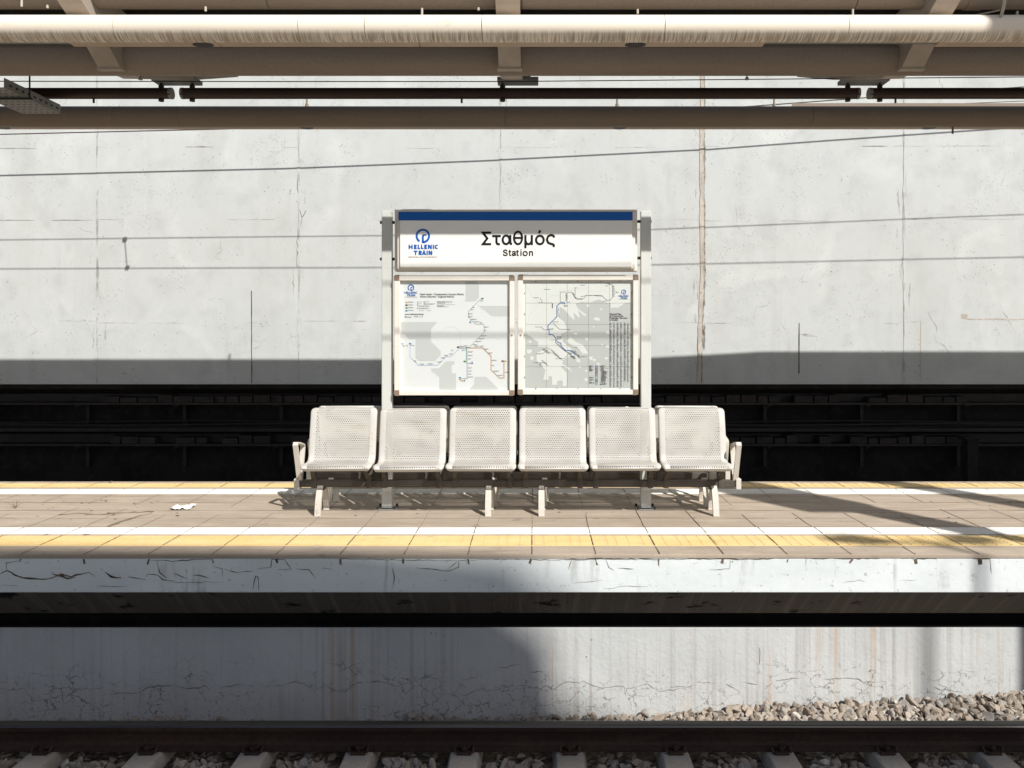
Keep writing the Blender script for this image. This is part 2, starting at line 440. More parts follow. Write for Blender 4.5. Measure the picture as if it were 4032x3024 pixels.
# ================================================================== ground and track bed
XL, XR = -22.0, 22.0
g = MB(); g.face([(-150, -60, -1.42), (150, -60, -1.42), (150, 160, -1.42), (-150, 160, -1.42)])
struct(g.build('ground', 'earth'))


def smooth01(t):
    t = min(max(t, 0.0), 1.0); return t * t * (3 - 2 * t)


def bed_h(x, y):
    if y < 2.5: base = -1.25 + 0.35 * smooth01((y - 2.05) / 0.45)
    elif y <= 4.72: base = -0.915
    else:
        low = -1.272 + 0.14 * smooth01((x + 0.1) / 2.8) - 0.01 * math.sin(x * 3.1)
        if x > 2.2: low += 0.045 * smooth01((x - 2.2) / 1.6)
        base = -0.915 + (low + 0.915) * smooth01((y - 4.72) / 0.42)
    return base


g = MB(); xs = np.linspace(-16, 16, 129); ys = np.linspace(2.05, 5.62, 40)
vv = [(x, y, bed_h(x, y) - 0.03) for y in ys for x in xs]; nx = len(xs)
g.add(vv, [(j * nx + i, j * nx + i + 1, (j + 1) * nx + i + 1, (j + 1) * nx + i) for j in range(len(ys) - 1) for i in range(nx - 1)])
struct(g.build('track_bed', 'gravel_bed', smooth=60))

# ballast stones: uncountable, one object
rng = np.random.default_rng(3)
ph = (1 + 5 ** 0.5) / 2
ico = np.array([(-1, ph, 0), (1, ph, 0), (-1, -ph, 0), (1, -ph, 0), (0, -1, ph), (0, 1, ph), (0, -1, -ph), (0, 1, -ph), (ph, 0, -1), (ph, 0, 1), (-ph, 0, -1), (-ph, 0, 1)]) / math.sqrt(1 + ph * ph)
icf = np.array([(0, 11, 5), (0, 5, 1), (0, 1, 7), (0, 7, 10), (0, 10, 11), (1, 5, 9), (5, 11, 4), (11, 10, 2), (10, 7, 6), (7, 1, 8), (3, 9, 4), (3, 4, 2), (3, 2, 6), (3, 6, 8), (3, 8, 9), (4, 9, 5), (2, 4, 11), (6, 2, 10), (8, 6, 7), (9, 8, 1)])
SLX = [0.2026 + 0.603 * k for k in range(-14, 15)]
SL_TOP = -0.872
pos = []
step = 0.036
for y in np.arange(3.95, 5.56, step):
    for x in np.arange(-4.9, 4.9, step):
        X = x + rng.uniform(-.5, .5) * step; Y = y + rng.uniform(-.5, .5) * step
        if Y > 5.56: continue
        if Y < 4.72 and min(abs(X - s) for s in SLX) < 0.15: continue
        if 4.36 < Y < 4.58: 
            if rng.uniform() < 0.6: continue
            zz = -0.955
        else: zz = bed_h(X, Y) + rng.uniform(-0.02, 0.012)
        if X < -0.9 and Y > 5.05 and rng.uniform() < 0.72: zz -= 0.03
        if -0.9 <= X < 0.8 and Y > 5.3: zz += 0.022 * math.sin(X * 5.0) + 0.01
        pos.append((X, Y, zz, rng.uniform(0.021, 0.041)))
pos = np.array(pos); ns = len(pos)
mid = {}; iv = [tuple(v) for v in ico]; i2 = []
def _m(a, b):
    k = (min(a, b), max(a, b))
    if k not in mid:
        v = (ico[a] + ico[b]) / 2; iv.append(tuple(v / np.linalg.norm(v))); mid[k] = len(iv) - 1
    return mid[k]
for a, b, c in icf:
    x, y, z = _m(a, b), _m(b, c), _m(c, a); i2 += [(a, x, z), (b, y, x), (c, z, y), (x, y, z)]
ico = np.array(iv); icf = np.array(i2); NV = len(ico)
V = np.repeat(ico[None], ns, 0) * 1.25
for k in range(6):                     # chop each stone with random planes: flat broken facets
    nrm = rng.normal(size=(ns, 1, 3)); nrm /= np.linalg.norm(nrm, axis=2, keepdims=True)
    dd = rng.uniform(0.30, 0.66, (ns, 1, 1))
    V = V - nrm * np.maximum((V * nrm).sum(2, keepdims=True) - dd, 0)
sc = rng.uniform(0.65, 1.35, (ns, 1, 3)); sc[..., 2] *= 0.8
V = V * sc * pos[:, 3][:, None, None]
q = rng.normal(size=(ns, 4)); q /= np.linalg.norm(q, axis=1, keepdims=True)
w_, x_, y_, z_ = q.T
RM = np.stack([np.stack([1 - 2 * (y_**2 + z_**2), 2 * (x_*y_ - z_*w_), 2 * (x_*z_ + y_*w_)], -1),
               np.stack([2 * (x_*y_ + z_*w_), 1 - 2 * (x_**2 + z_**2), 2 * (y_*z_ - x_*w_)], -1),
               np.stack([2 * (x_*z_ - y_*w_), 2 * (y_*z_ + x_*w_), 1 - 2 * (x_**2 + y_**2)], -1)], 1)
V = np.einsum('nij,nkj->nki', RM, V) + pos[:, None, :3]
FI = (icf[None] + (np.arange(ns) * NV)[:, None, None]).reshape(-1, 3)
me = bpy.data.meshes.new('ballast')
me.vertices.add(ns * NV); me.vertices.foreach_set('co', V.reshape(-1))
me.loops.add(len(FI) * 3); me.loops.foreach_set('vertex_index', FI.reshape(-1))
me.polygons.add(len(FI)); me.polygons.foreach_set('loop_start', np.arange(len(FI)) * 3); me.polygons.foreach_set('loop_total', np.full(len(FI), 3))
me.polygons.foreach_set('use_smooth', np.zeros(len(FI), dtype=bool))
me.materials.append(MATS['stone']); me.update(calc_edges=True); me.validate()
bal = bpy.data.objects.new('ballast', me); COL.objects.link(bal)
tag(bal, 'broken grey and tan ballast stones heaped around the rail and platform foot', 'ballast', kind='stuff')

# rails
RY0, RZ0, RH = 4.47, -0.872, 0.135


def rail_prof(y, z):
    h = 0.5
    half = [(0.065, 0), (0.065, 0.009), (0.03, 0.020), (0.010, 0.034), (0.008, 0.088), (0.016, 0.096), (0.035, 0.101), (0.036, 0.124), (0.031, 0.132), (0.020, 0.135)]
    return [(y + a, z + b) for a, b in half] + [(y - a, z + b) for a, b in reversed(half)]


def make_rail(y, label):
    mb = MB(); pr = rail_prof(y, RZ0); n = len(pr)
    v = [(-14, a, b) for a, b in pr] + [(14, a, b) for a, b in pr]
    for j in range(n):
        k = (j + 1) % n; top = pr[j][1] > RZ0 + 0.122 and pr[k][1] > RZ0 + 0.122
        mb.face([v[j], v[n + j], v[n + k], v[k]], 1 if top else 0)
    mb.face([v[j] for j in range(n)]); mb.face([v[n + j] for j in reversed(range(n))])
    return tag(mb.build('rail', ['rail_rust', 'rail_steel'], loc=(0, y, RZ0), smooth=30), label, 'rail', 'rails of the near track')


make_rail(RY0, 'dark rusty steel rail with worn shiny head along the bottom of the photo')
make_rail(RY0 - 1.5, 'rusty rail of the near track lying closest to the viewer')

# sleepers
ORDN = ['leftmost', 'second from left', 'third from left', 'fourth from left', 'fifth from left', 'sixth from left', 'seventh from left', 'eighth from left', 'ninth from left', 'rightmost']
vis = [s for s in SLX if -3.0 < s < 2.95]


def make_sleeper():
    o = thing('sleeper', '', 'sleeper', (0, 3.72, SL_TOP), 'concrete sleepers under the near rail')
    mb = MB(); y0, y1 = 2.66, 4.74; t, b, zz0, zz1 = 0.076, 0.125, SL_TOP - 0.16, SL_TOP - 0.001
    v = [(-b, y0 - .02, zz0), (b, y0 - .02, zz0), (b, y1 + .02, zz0), (-b, y1 + .02, zz0), (-t, y0, zz1), (t, y0, zz1), (t, y1, zz1), (-t, y1, zz1)]
    bm = bmesh.new(); bv = [bm.verts.new(p) for p in v]
    for f in ((3, 2, 1, 0), (4, 5, 6, 7), (0, 1, 5, 4), (1, 2, 6, 5), (2, 3, 7, 6), (3, 0, 4, 7)): bm.faces.new([bv[i] for i in f])
    bmesh.ops.bevel(bm, geom=bm.edges[:], offset=0.008, segments=2, affect='EDGES', profile=0.5); bm.verts.index_update()
    mb.add([x.co.copy() for x in bm.verts], [[x.index for x in f.verts] for f in bm.faces]); bm.free()
    mb.build('body', 'sleeper_concrete', o, smooth=40)
    for ry in (RY0, RY0 - 1.5):
        for sgn in (-1, 1):
            c = MB(); yy = ry + sgn * 0.082
            c.box((0, yy, SL_TOP + 0.008), (0.085, 0.046, 0.014), bev=0.004)
            c.tube([(0, yy, SL_TOP), (0, yy, SL_TOP + 0.052)], 0.011, 8)
            c.tube([(0, yy, SL_TOP + 0.028), (0, yy, SL_TOP + 0.044)], 0.019, 6)
            for sx in (-1, 1):
                c.tube([(sx * 0.05, yy + sgn * .012, SL_TOP + .012), (sx * 0.055, yy - sgn * .004, SL_TOP + .034), (sx * 0.036, yy - sgn * .03, SL_TOP + .026), (sx * 0.012, yy - sgn * .004, SL_TOP + .03)], 0.008, 8)
            c.build('rail_clip', 'rail_rust', o, smooth=40)
    return o


sl0 = make_sleeper()
for i, s in enumerate(vis):
    o = sl0 if i == 0 else copy_tree(sl0)
    o.location.x = s
    o['label'] = 'grey concrete sleeper with bolted rail clip, %s along the bottom edge' % ORDN[min(i, 9)]

# near platform (behind the track, below the camera)
g = MB(); g.span((-16, -8, -1.4), (16, 2.05, -0.12)); struct(g.build('near_platform', 'bounce_concrete'))

# ================================================================== island platform
D1, D2 = 5.30, 7.91
plat = thing('platform', 'long concrete island platform with tactile strips and cracked edge', 'platform', (0, 6.6, 0))
plat['kind'] = 'structure'
PXL, PXR = -13.0, 13.0
deck = MB()
deck.span((PXL, D1, -0.026), (PXR, D2, 0), 0, 0.004)
TJ = 0.4413
up = lambda x, y: (x, y, 0.0018)
for k in range(-28, 30):
    x = -0.0175 + k * TJ
    strong = x > 0.2
    a = D1 + 0.006
    ribbon(deck, [(x, a), (x, 5.50)], 0.007, up, 2, 0.002, 0.05)
    ribbon(deck, [(x, 5.79), (x, 5.825)], 0.005, up, 2 if strong else 1, 0.0, 9)
    ribbon(deck, [(x, 6.04), (x + R.uniform(-.01, .01), 6.45 + R.uniform(0, .3))], 0.006 if strong else 0.005, up, 2 if strong else 1, 0.003, 0.07)
    ribbon(deck, [(x, 6.75 + R.uniform(0, .2)), (x, 7.28)], 0.006, up, 1, 0.003, 0.1)
    ribbon(deck, [(x, 7.80), (x, 7.90)], 0.006, up, 1, 0.002, 0.1)
for y in (6.05, 6.34, 6.62, 6.93, 7.2):
    ribbon(deck, [(PXL, y), (PXR, y)], 0.007, up, 1, 0.004, 0.25, wvar=0.8)


def G(px, py):                       # photo pixel on the deck
    d = CZ * F / (py - VY); return ((px - VX) * d / F, d)


# broad cracks and patches on the left of the deck
for pts, w, mi in ([[(512, 2044), (365, 2097), (276, 2132), (190, 2134), (0, 2133)], 0.03, 1], [[(600, 2018), (520, 2041), (430, 2075)], 0.02, 1],
                   [[(270, 2073), (125, 2127)], 0.012, 1], [[(230, 2028), (300, 2022), (380, 2026), (470, 2020), (600, 2016)], 0.03, 1],
                   [[(440, 1895), (400, 1912)], 0.02, 1], [[(1, 1940), (300, 1930)], 0.012, 1]):
    ribbon(deck, [G(*p) for p in pts], w, lambda x, y: (x, y, 0.0024), mi, 0.02, 0.05, taper=False, wvar=0.9)
for k in range(46):                   # gravel grit and chewing-gum spots
    px, py = R.uniform(0, 4032), R.uniform(1950, 2060)
    if k < 22: px, py = R.uniform(60, 760), R.uniform(1960, 2050)
    x, y = G(px, py); r = R.uniform(0.004, 0.014)
    deck.face([(x + r * math.cos(t) * R.uniform(.6, 1.6), y + r * math.sin(t) * R.uniform(.6, 1.2), 0.003) for t in [i * PI / 3.5 for i in range(7)]], 2)
deck.build('deck', ['paver', 'paver_joint', 'joint_strong'], plat)


def strip(name, y0, y1, m, ribs):
    mb = MB(); mb.span((PXL, y0, 0.0005), (PXR, y1, 0.004), 0)
    n = ribs
    for i in range(n):
        y = y0 + (i + 0.5) * (y1 - y0) / n
        mb.span((PXL, y - (y1 - y0) / n * 0.28, 0.0042), (PXR, y + (y1 - y0) / n * 0.28, 0.0082), 0)
    for k in range(-28, 30):
        x = -0.0175 + k * TJ
        ribbon(mb, [(x, y0), (x, y1)], 0.006, lambda a, b: (a, b, 0.0086), 1, 0.001, 0.04)
    mb.build(name, [m, 'joint_strong'], plat)


strip('white_strip', 5.835, 6.025, 'white_paint', 5)
strip('white_strip', 7.295, 7.500, 'white_paint', 5)


def blister(y0, y1):
    mb = MB(); mb.span((PXL, y0, 0.0005), (PXR, y1, 0.004), 0)
    nrow = 6
    for i in range(nrow):
        y = y0 + (i + 0.5) * (y1 - y0) / nrow; x = -6.0; k = 0
        while x < 6.0:
            w = 0.088
            if (k % 3) != 2:
                mb.span((x, y - 0.012, 0.0042), (x + w - 0.012, y + 0.012, 0.0075), 0)
            else:
                mb.span((x + 0.02, y - 0.012, 0.0042), (x + w - 0.032, y + 0.012, 0.0075), 0)
            x += w; k += 1
    for k in range(-28, 30):
        x = -0.0175 + k * TJ
        ribbon(mb, [(x, y0), (x, y1)], 0.006, lambda a, b: (a, b, 0.008), 1, 0.001, 0.04)
    mb.build('yellow_strip', ['yellow_paint', 'joint_strong'], plat)


blister(5.515, 5.785)
blister(7.605, 7.785)

edge = MB()
edge.span((PXL, D1 + 0.004, -0.262), (PXR, D1 + 0.4, -0.0275), 0, 0.004)
edge.span((PXL, D2 - 0.4, -0.262), (PXR, D2 - 0.004, -0.0275), 0, 0.004)
fr = lambda x, z: (x, D1 + 0.0025, z)


def FE(px, py): return ((px - VX) * D1 / F, CZ - (py - VY) * D1 / F)


z1 = lambda zx, zy: FE(zx / 1.58, 2050 + zy / 1.58)
z2 = lambda zx, zy: FE(1300 + zx / 1.58, 2050 + zy / 1.58)
z3 = lambda zx, zy: FE(2632 + zx / 1.58, 2050 + zy / 1.58)
for fn, pts, w, mi in (
        (z1, [(0, 330), (40, 312), (120, 350), (220, 362), (300, 362), (380, 335), (440, 350), (500, 335), (550, 322), (590, 348)], 0.012, 1),
        (z1, [(40, 312), (38, 262), (115, 250)], 0.006, 1), (z1, [(320, 332), (380, 345), (420, 362), (470, 352)], 0.012, 1),
        (z1, [(650, 318), (690, 350), (755, 356)], 0.012, 1), (z1, [(800, 350), (905, 368)], 0.009, 1),
        (z1, [(915, 250), (1100, 252), (1315, 240)], 0.005, 1), (z1, [(975, 252), (990, 320), (1040, 360)], 0.006, 1),
        (z1, [(915, 335), (980, 340), (1010, 368), (1085, 376)], 0.009, 1), (z1, [(1080, 330), (1160, 360)], 0.006, 1), (z1, [(1195, 340), (1260, 345), (1300, 360)], 0.008, 1),
        (z1, [(1315, 245), (1330, 285), (1380, 300), (1385, 350)], 0.004, 1), (z1, [(1395, 300), (1480, 325), (1575, 312)], 0.005, 1),
        (z1, [(1600, 300), (1685, 290), (1690, 240), (1770, 242), (1810, 300), (1730, 306)], 0.005, 1), (z1, [(1840, 300), (1920, 305), (1965, 360)], 0.004, 1),
        (z1, [(0, 402), (110, 402)], 0.003, 1), (z1, [(600, 410), (800, 408)], 0.003, 1), (z1, [(1040, 388), (1390, 382)], 0.003, 1), (z1, [(2010, 295), (2070, 304)], 0.005, 1),
        (z2, [(20, 240), (410, 244), (800, 250)], 0.004, 1), (z2, [(535, 294), (660, 305), (740, 315), (800, 290), (800, 250), (860, 245)], 0.005, 1),
        (z2, [(725, 310), (790, 255)], 0.004, 1), (z2, [(860, 245), (1250, 242), (1650, 240), (2212, 240)], 0.005, 1),
        (z2, [(385, 290), (400, 345), (385, 430)], 0.004, 1), (z2, [(1505, 240), (1480, 310)], 0.004, 1), (z2, [(1715, 240), (1735, 290), (1765, 310)], 0.005, 1),
        (z2, [(1790, 295), (1890, 302)], 0.004, 1), (z2, [(1520, 390), (1690, 372)], 0.003, 1), (z2, [(1700, 425), (1850, 408), (1980, 412)], 0.004, 2),
        (z3, [(0, 240), (330, 238), (530, 242), (735, 235)], 0.006, 1), (z3, [(385, 240), (382, 300), (255, 306)], 0.004, 1), (z3, [(855, 285), (858, 236), (1130, 238), (1320, 236)], 0.005, 1),
        (z3, [(1450, 372), (1550, 368)], 0.003, 2), (z3, [(1090, 385), (1190, 370), (1225, 385)], 0.003, 1), (z3, [(1450, 238), (1670, 238), (1672, 262)], 0.004, 1), (z3, [(1895, 238), (2000, 238), (2012, 330)], 0.005, 1),
        (z1, [(1570, 440), (1590, 345), (1605, 350), (1612, 440)], 0.005, 1)):
    ribbon(edge, [fn(*p) for p in pts], w, fr, mi, 0.004, 0.03, taper=True, wvar=0.6)
for k in range(-12, 10):              # broken corners under each joint
    x = -0.0175 + k * TJ
    ribbon(edge, [(x + R.uniform(-.01, .01), -0.03), (x + R.uniform(-.015, .015), -0.03 - R.uniform(0.02, 0.05))], R.uniform(0.008, 0.02), fr, 1, 0.004, 0.02, wvar=0.5)
edge.build('edge_beam', ['edge_concrete', 'crack_rust', 'stain'], plat)
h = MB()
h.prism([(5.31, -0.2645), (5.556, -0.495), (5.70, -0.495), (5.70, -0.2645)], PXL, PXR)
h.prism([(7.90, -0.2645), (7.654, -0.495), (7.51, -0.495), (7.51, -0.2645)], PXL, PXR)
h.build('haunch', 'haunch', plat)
lw = MB(); lw.span((PXL, 5.60, -1.41), (PXR, 5.645, -0.6185), 0, 0.004); lw.span((PXL, 5.606, -0.6175), (PXR, 5.645, -0.612), 2); lw.span((PXL, 7.565, -1.41), (PXR, 7.61, -0.618))  # dark strip on the ledge top stands in for shade under the haunch
rc = MB(); rc.span((PXL, 5.905, -1.41), (PXR, 5.95, -0.497)); rc.span((PXL, 5.701, -0.52), (PXR, 5.90, -0.4955)); rc.build('shade_recess', 'soot_shade_concrete', plat)  # black-toned recess added to deepen the shade band below the haunch
lf = lambda x, z: (x, 5.5975, z)


def LW(px, py): return ((px - VX) * 5.6 / F, CZ - (py - VY) * 5.6 / F)


w4 = lambda x, y: LW(x / 1.58, 2550 + y / 1.58); w5 = lambda x, y: LW(1300 + x / 1.58, 2550 + y / 1.58); w6 = lambda x, y: LW(2632 + x / 1.58, 2550 + y / 1.58)
for fn, pts, w in ((w4, [(0, 275), (160, 250)], .004), (w4, [(290, 360), (310, 270), (350, 250), (385, 255), (400, 350), (440, 330), (470, 260)], .006), (w4, [(420, 250), (560, 262), (650, 245)], .006),
                   (w4, [(680, 290), (780, 280), (870, 280), (930, 245), (1080, 230)], .006), (w4, [(1085, 228), (1160, 255), (1240, 250), (1280, 235), (1310, 265)], .007), (w4, [(1375, 245), (1525, 228)], .007),
                   (w4, [(1660, 245), (1790, 225), (1830, 210), (1920, 240)], .005), (w4, [(1950, 260), (2030, 232), (2100, 270), (2190, 250)], .006), (w4, [(930, 340), (960, 360), (1010, 345)], .005),
                   (w5, [(0, 275), (100, 270), (160, 215), (330, 212), (420, 240), (520, 208), (570, 215)], .006), (w5, [(590, 265), (660, 290), (860, 292), (940, 255), (1100, 265), (1300, 245)], .004),
                   (w5, [(1310, 210), (1350, 245), (1400, 260), (1460, 215), (1580, 208), (1690, 250), (1830, 238), (1840, 300)], .005), (w5, [(1890, 250), (1980, 228), (2050, 272), (2200, 250)], .005), (w5, [(1890, 250), (1905, 290)], .005),
                   (w5, [(820, 205), (920, 185)], .006), (w5, [(1040, 125), (1180, 108)], .005), (w5, [(1240, 150), (1325, 150)], .006),
                   (w6, [(0, 240), (110, 245), (180, 210), (300, 215), (330, 260)], .004), (w6, [(360, 225), (430, 265)], .005), (w6, [(460, 210), (550, 230)], .005), (w6, [(670, 205), (820, 190)], .005),
                   (w6, [(960, 190), (1180, 195), (1210, 212), (1360, 212)], .005), (w6, [(1650, 240), (1690, 262), (1830, 275)], .004), (w6, [(565, 0), (562, 110)], .004)):
    ribbon(lw, [fn(*p) for p in pts], w, lf, 1, 0.008, 0.03, taper=True, wvar=0.8)
lw.build('lower_wall', ['lower_concrete', 'crack_dark', 'soot_shade_concrete'], plat)

# ================================================================== far retaining wall
DW = 11.3
wall = thing('retaining_wall', 'tall pale grey concrete retaining wall behind the platform', 'wall', (0, DW, -1.3))
JX = [-0.496 + 2.965 * k for k in range(-7, 9)]
WB = CZ - 203 * DW / F
WZ = lambda py: CZ - (py - VY) * DW / F
WX = lambda px: (px - VX) * DW / F
offs = {}
for i, (a, b) in enumerate(zip(JX, JX[1:])):
    off = R.uniform(0.003, 0.0045) if i % 2 else R.uniform(0.0045, 0.006)
    mb = MB(); y0 = DW + off
    mb.span((a + 0.0008, y0, WB), (b - 0.0008, y0 + 0.45, 8.2), 0, 0.002)
    tf = lambda x, z, y0=y0: (x, y0 - 0.0015, z)
    for z in (4.26, 3.19, 1.69, 5.33):
        zz = z + R.uniform(-.02, .02); x = a + 0.01
        while x < b - 0.05:
            l = R.uniform(0.15, 0.9)
            if R.random() < 0.62: ribbon(mb, [(x, zz), (min(x + l, b - 0.01), zz + R.uniform(-.006, .006))], R.uniform(0.006, 0.014), tf, 1 if R.random() < .75 else 2, 0.003, 0.12, taper=True, wvar=0.7)
            x += l + R.uniform(0.05, 0.4)
    for k in range(5):                 # hairline cracks
        x, z = R.uniform(a + .2, b - .2), R.uniform(1.4, 5.5); pts = [(x, z)]
        for s in range(R.randint(2, 5)):
            x += R.uniform(-.18, .18); z -= R.uniform(0.02, 0.22); pts.append((min(max(x, a + .02), b - .02), z))
        ribbon(mb, pts, 0.008, tf, 1, 0.02, 0.05, taper=True, wvar=0.7)
    for k in range(6):                 # spalled dark smears near joints
        x, z = (a + R.uniform(0.02, 0.12)) if R.random() < .5 else (b - R.uniform(0.02, .12)), R.uniform(1.6, 5.8)
        ribbon(mb, [(x, z), (x + R.uniform(-.02, .02), z - R.uniform(.1, .4))], R.uniform(0.01, 0.025), tf, 1, 0.012, 0.04, taper=True, wvar=0.9)
    if a < WX(990) < b: ribbon(mb, [(WX(990), WZ(1145)), (WX(991), WZ(1508))], 0.014, tf, 3, 0.002, 0.1)
    if a < WX(3147) < b: ribbon(mb, [(WX(3147), WZ(1271)), (WX(3146), WZ(1471))], 0.014, tf, 3, 0.001, 0.2); ribbon(mb, [(WX(3150), WZ(1316)), (WX(3215), WZ(1325))], 0.03, tf, 1, 0.006, 0.05, taper=True)
    if a < WX(3626) < b: ribbon(mb, [(WX(3626), WZ(1262)), (WX(3625), WZ(1490))], 0.012, tf, 4, 0.001, 0.2)
    if a < WX(3800) < b: ribbon(mb, [(WX(3790), WZ(1250)), (WX(3815), WZ(1256)), (b - 0.02, WZ(1259))], 0.018, tf, 5, 0.006, 0.06); ribbon(mb, [(WX(3786), WZ(1246)), (WX(3808), WZ(1252))], 0.07, tf, 5, 0.02, 0.03)
    if a < WX(1182) < b: ribbon(mb, [(WX(1172), WZ(700)), (WX(1175), WZ(810)), (WX(1190), WZ(855)), (WX(1172), WZ(930)), (WX(1168), WZ(1050))], 0.013, tf, 2, 0.02, 0.06, wvar=.6); ribbon(mb, [(WX(1190), WZ(855)), (WX(1206), WZ(828))], 0.012, tf, 2, 0.01, 0.05)
    mb.build('wall_panel', ['wall_concrete', 'joint_grey', 'crack_dark', 'slit_dark', 'white_plastic', 'filler'], wall)
for k, x in enumerate(JX[1:-1]):       # joint filler between the panels
    mb = MB()
    fat = abs(x - 2.469) < 0.1
    tf = lambda a, z: (a, DW - 0.004 if fat else DW + 0.001, z)
    pts = [(x + (0.02 if fat else 0), 8.1)] + [(x + R.uniform(-.006, .006), z) for z in (6, 5, 4, 3.2, 2.4)] + [(x - (.03 if fat else 0), 1.6), (x - (0.05 if fat else 0), WB + .02)]
    ribbon(mb, pts, 0.066 if fat else 0.026, tf, 0, 0.004 if fat else 0.003, 0.12, wvar=0.28 if fat else 0.8)
    if fat: ribbon(mb, [(p_[0] + 0.034, p_[1]) for p_ in pts], 0.014, lambda a, z: (a, DW - 0.005, z), 1, 0.006, 0.06, wvar=0.9)
    if fat:
        for s in range(16): 
            z = R.uniform(WB, 6); ribbon(mb, [(x + .03, z), (x + .035, z - R.uniform(.05, .3))], 0.02, lambda a, c: (a, DW - 0.007, c), 1, 0.008, 0.05, taper=True)
        ribbon(mb, [(x - .06, 1.5), (x - .055, 1.25), (x - .05, WB + .1)], 0.02, lambda a, c: (a, DW - 0.008, c), 2, 0.01, 0.06, taper=True)
    mb.build('joint_filler', ['filler' if fat else 'joint_grey', 'crack_dark', 'white_plastic'], wall)
mb = MB(); mb.span((JX[0], DW + 0.42, -1.42), (JX[-1], DW + 0.9, WB + 0.3)); mb.build('base_wall', 'soot_shade_concrete', wall)
mb = MB(); mb.span((JX[0], DW + 0.05, WB - 0.075), (JX[-1], DW + 0.42, WB - 0.002), 0, 0.006); mb.build('bottom_lip', 'soot_shade_concrete', wall)


def trough(z, h, y, lab, seed):
    rr = random.Random(seed)
    o = thing('cable_trough', lab, 'cable trough', (0, y, z), 'cable troughs bracketed to the wall foot')
    mb = MB(); mb.span((-9, y, z), (9, y + 0.28, z + 0.03)); mb.span((-9, y + 0.2, z + 0.031), (9, y + 0.28, z + h)); mb.build('shelf', 'dark_steel', o)
    x = -6.6
    while x < 6.6:
        w = rr.uniform(0.16, 0.32)
        mb = MB()
        if rr.random() < 0.8:
            mb.span((x, y + rr.uniform(.0, .02), z + 0.031), (x + w - 0.02, y + 0.19, z + h * rr.uniform(0.7, 1.0)), 0, 0.01); mb.build('cover_block', 'trough', o)
        x += w
    for x in np.arange(-8.2, 8.5, 1.46):
        b = MB(); b.span((x - 0.03, y - 0.03, z - 0.012), (x + 0.03, y + 0.3, z - 0.001)); b.span((x - 0.025, y + 0.22, z - 0.34), (x + 0.025, y + 0.28, z - 0.013)); b.span((x - 0.035, y - 0.031, z - 0.05), (x - 0.025, y - 0.025, z + 0.02))
        b.build('bracket', 'dark_steel', o)


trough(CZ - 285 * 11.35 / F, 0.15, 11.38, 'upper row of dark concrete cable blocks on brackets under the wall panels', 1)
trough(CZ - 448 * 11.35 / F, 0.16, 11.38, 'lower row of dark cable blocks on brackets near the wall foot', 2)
mb = MB()
for dz, r in ((0, .02), (0.045, .013), (-0.03, .012)):
    mb.tube([(x, 11.33 + 0.01 * math.sin(x), CZ - 362 * 11.33 / F + dz + 0.012 * math.sin(x * 1.3 + dz * 40)) for x in np.linspace(-8.5, 8.5, 50)], r, 8)
tag(mb.build('cable_bundle', 'cable', loc=(0, 11.33, 0.2), smooth=60), 'thick black cables running in the dark between the two trough rows', 'cable')
mb = MB(); mb.span((-8.5, 11.36, CZ - 376 * 11.36 / F - 0.05), (8.5, 11.66, CZ - 376 * 11.36 / F)); mb.build('cable_ledge', 'dark_steel', wall)
mb = MB(); mb.span((WX(3765), 11.0, -1.42), (WX(3806), 11.15, -0.0)); mb.box((WX(3785), 11.08, 0.01), (0.2, 0.2, 0.02)); 
tag(mb.build('stub_post', 'soot_shade_concrete', loc=(WX(3785), 11.08, -1.42)), 'black square post standing in the dark track pit at right', 'post')

# ================================================================== overhead wires
def back(px, py, d):
    """point at distance d in front of the far wall that casts its shadow on wall pixel (px, py)"""
    p = P(px, py, DW); return p + Vector((RX / RY * d, -d, d / RY))


def interp(pts, n):
    out = []
    for a, b in zip(pts, pts[1:]):
        for i in range(n): out.append(a.lerp(b, i / n))
    return out + [pts[-1]]


ow = thing('overhead_wire', 'thin contact and messenger wires strung over the far track', 'wire', back(1500, 1052, 1.5), 'overhead railway wires')
mb = MB(); mb.tube([back(x, y, 1.5) for x, y in ((-3500, 1050), (-1500, 1061), (0, 1057), (1500, 1052), (2566, 1042), (3542, 1021), (4032, 1011), (5500, 975))], 0.0055, 8); mb.build('contact_wire', 'wire', ow, smooth=60)
mb = MB(); mb.tube([back(x, y, 1.2) for x, y in ((-3500, 905), (-1500, 935), (0, 943), (1500, 926), (2566, 903), (3542, 862), (4032, 843), (5500, 770))], 0.005, 8); mb.build('messenger_wire', 'wire', ow, smooth=60)
mb = MB(); mb.tube([back(491, 941, 1.2), back(501, 1056, 1.5)], 0.006, 8); mb.box(back(491, 943, 1.2), (.05, .03, .05)); mb.box(back(501, 1054, 1.5), (.05, .03, .04)); mb.build('dropper', 'wire', ow)
DF = 10.87
mb = MB(); mb.tube([P(x, y, DF) for x, y in ((-3000, 590), (-1500, 565), (0, 529), (1170, 501), (2000, 468), (2885, 424), (3391, 386), (4032, 342), (5200, 255))], 0.0085, 8)
tag(mb.build('feeder_wire', 'wire', loc=P(1170, 501, DF), smooth=60), 'single thin feeder wire rising to the right close to the wall', 'wire', 'overhead railway wires')
ow = thing('overhead_wire', 'contact and messenger wires high over the near track, above the photo', 'wire', (0, 3.7, 4.84), 'overhead railway wires')
mb = MB(); mb.tube([(-14, 3.72, 4.84), (14, 3.68, 4.84)], 0.008, 8); mb.build('contact_wire', 'wire', ow)
mb = MB(); mb.tube([(-14, 3.7, 5.52), (-6, 3.7, 5.36), (0, 3.7, 5.30), (6, 3.7, 5.36), (14, 3.7, 5.55)], 0.0075, 8); mb.build('messenger_wire', 'wire', ow)

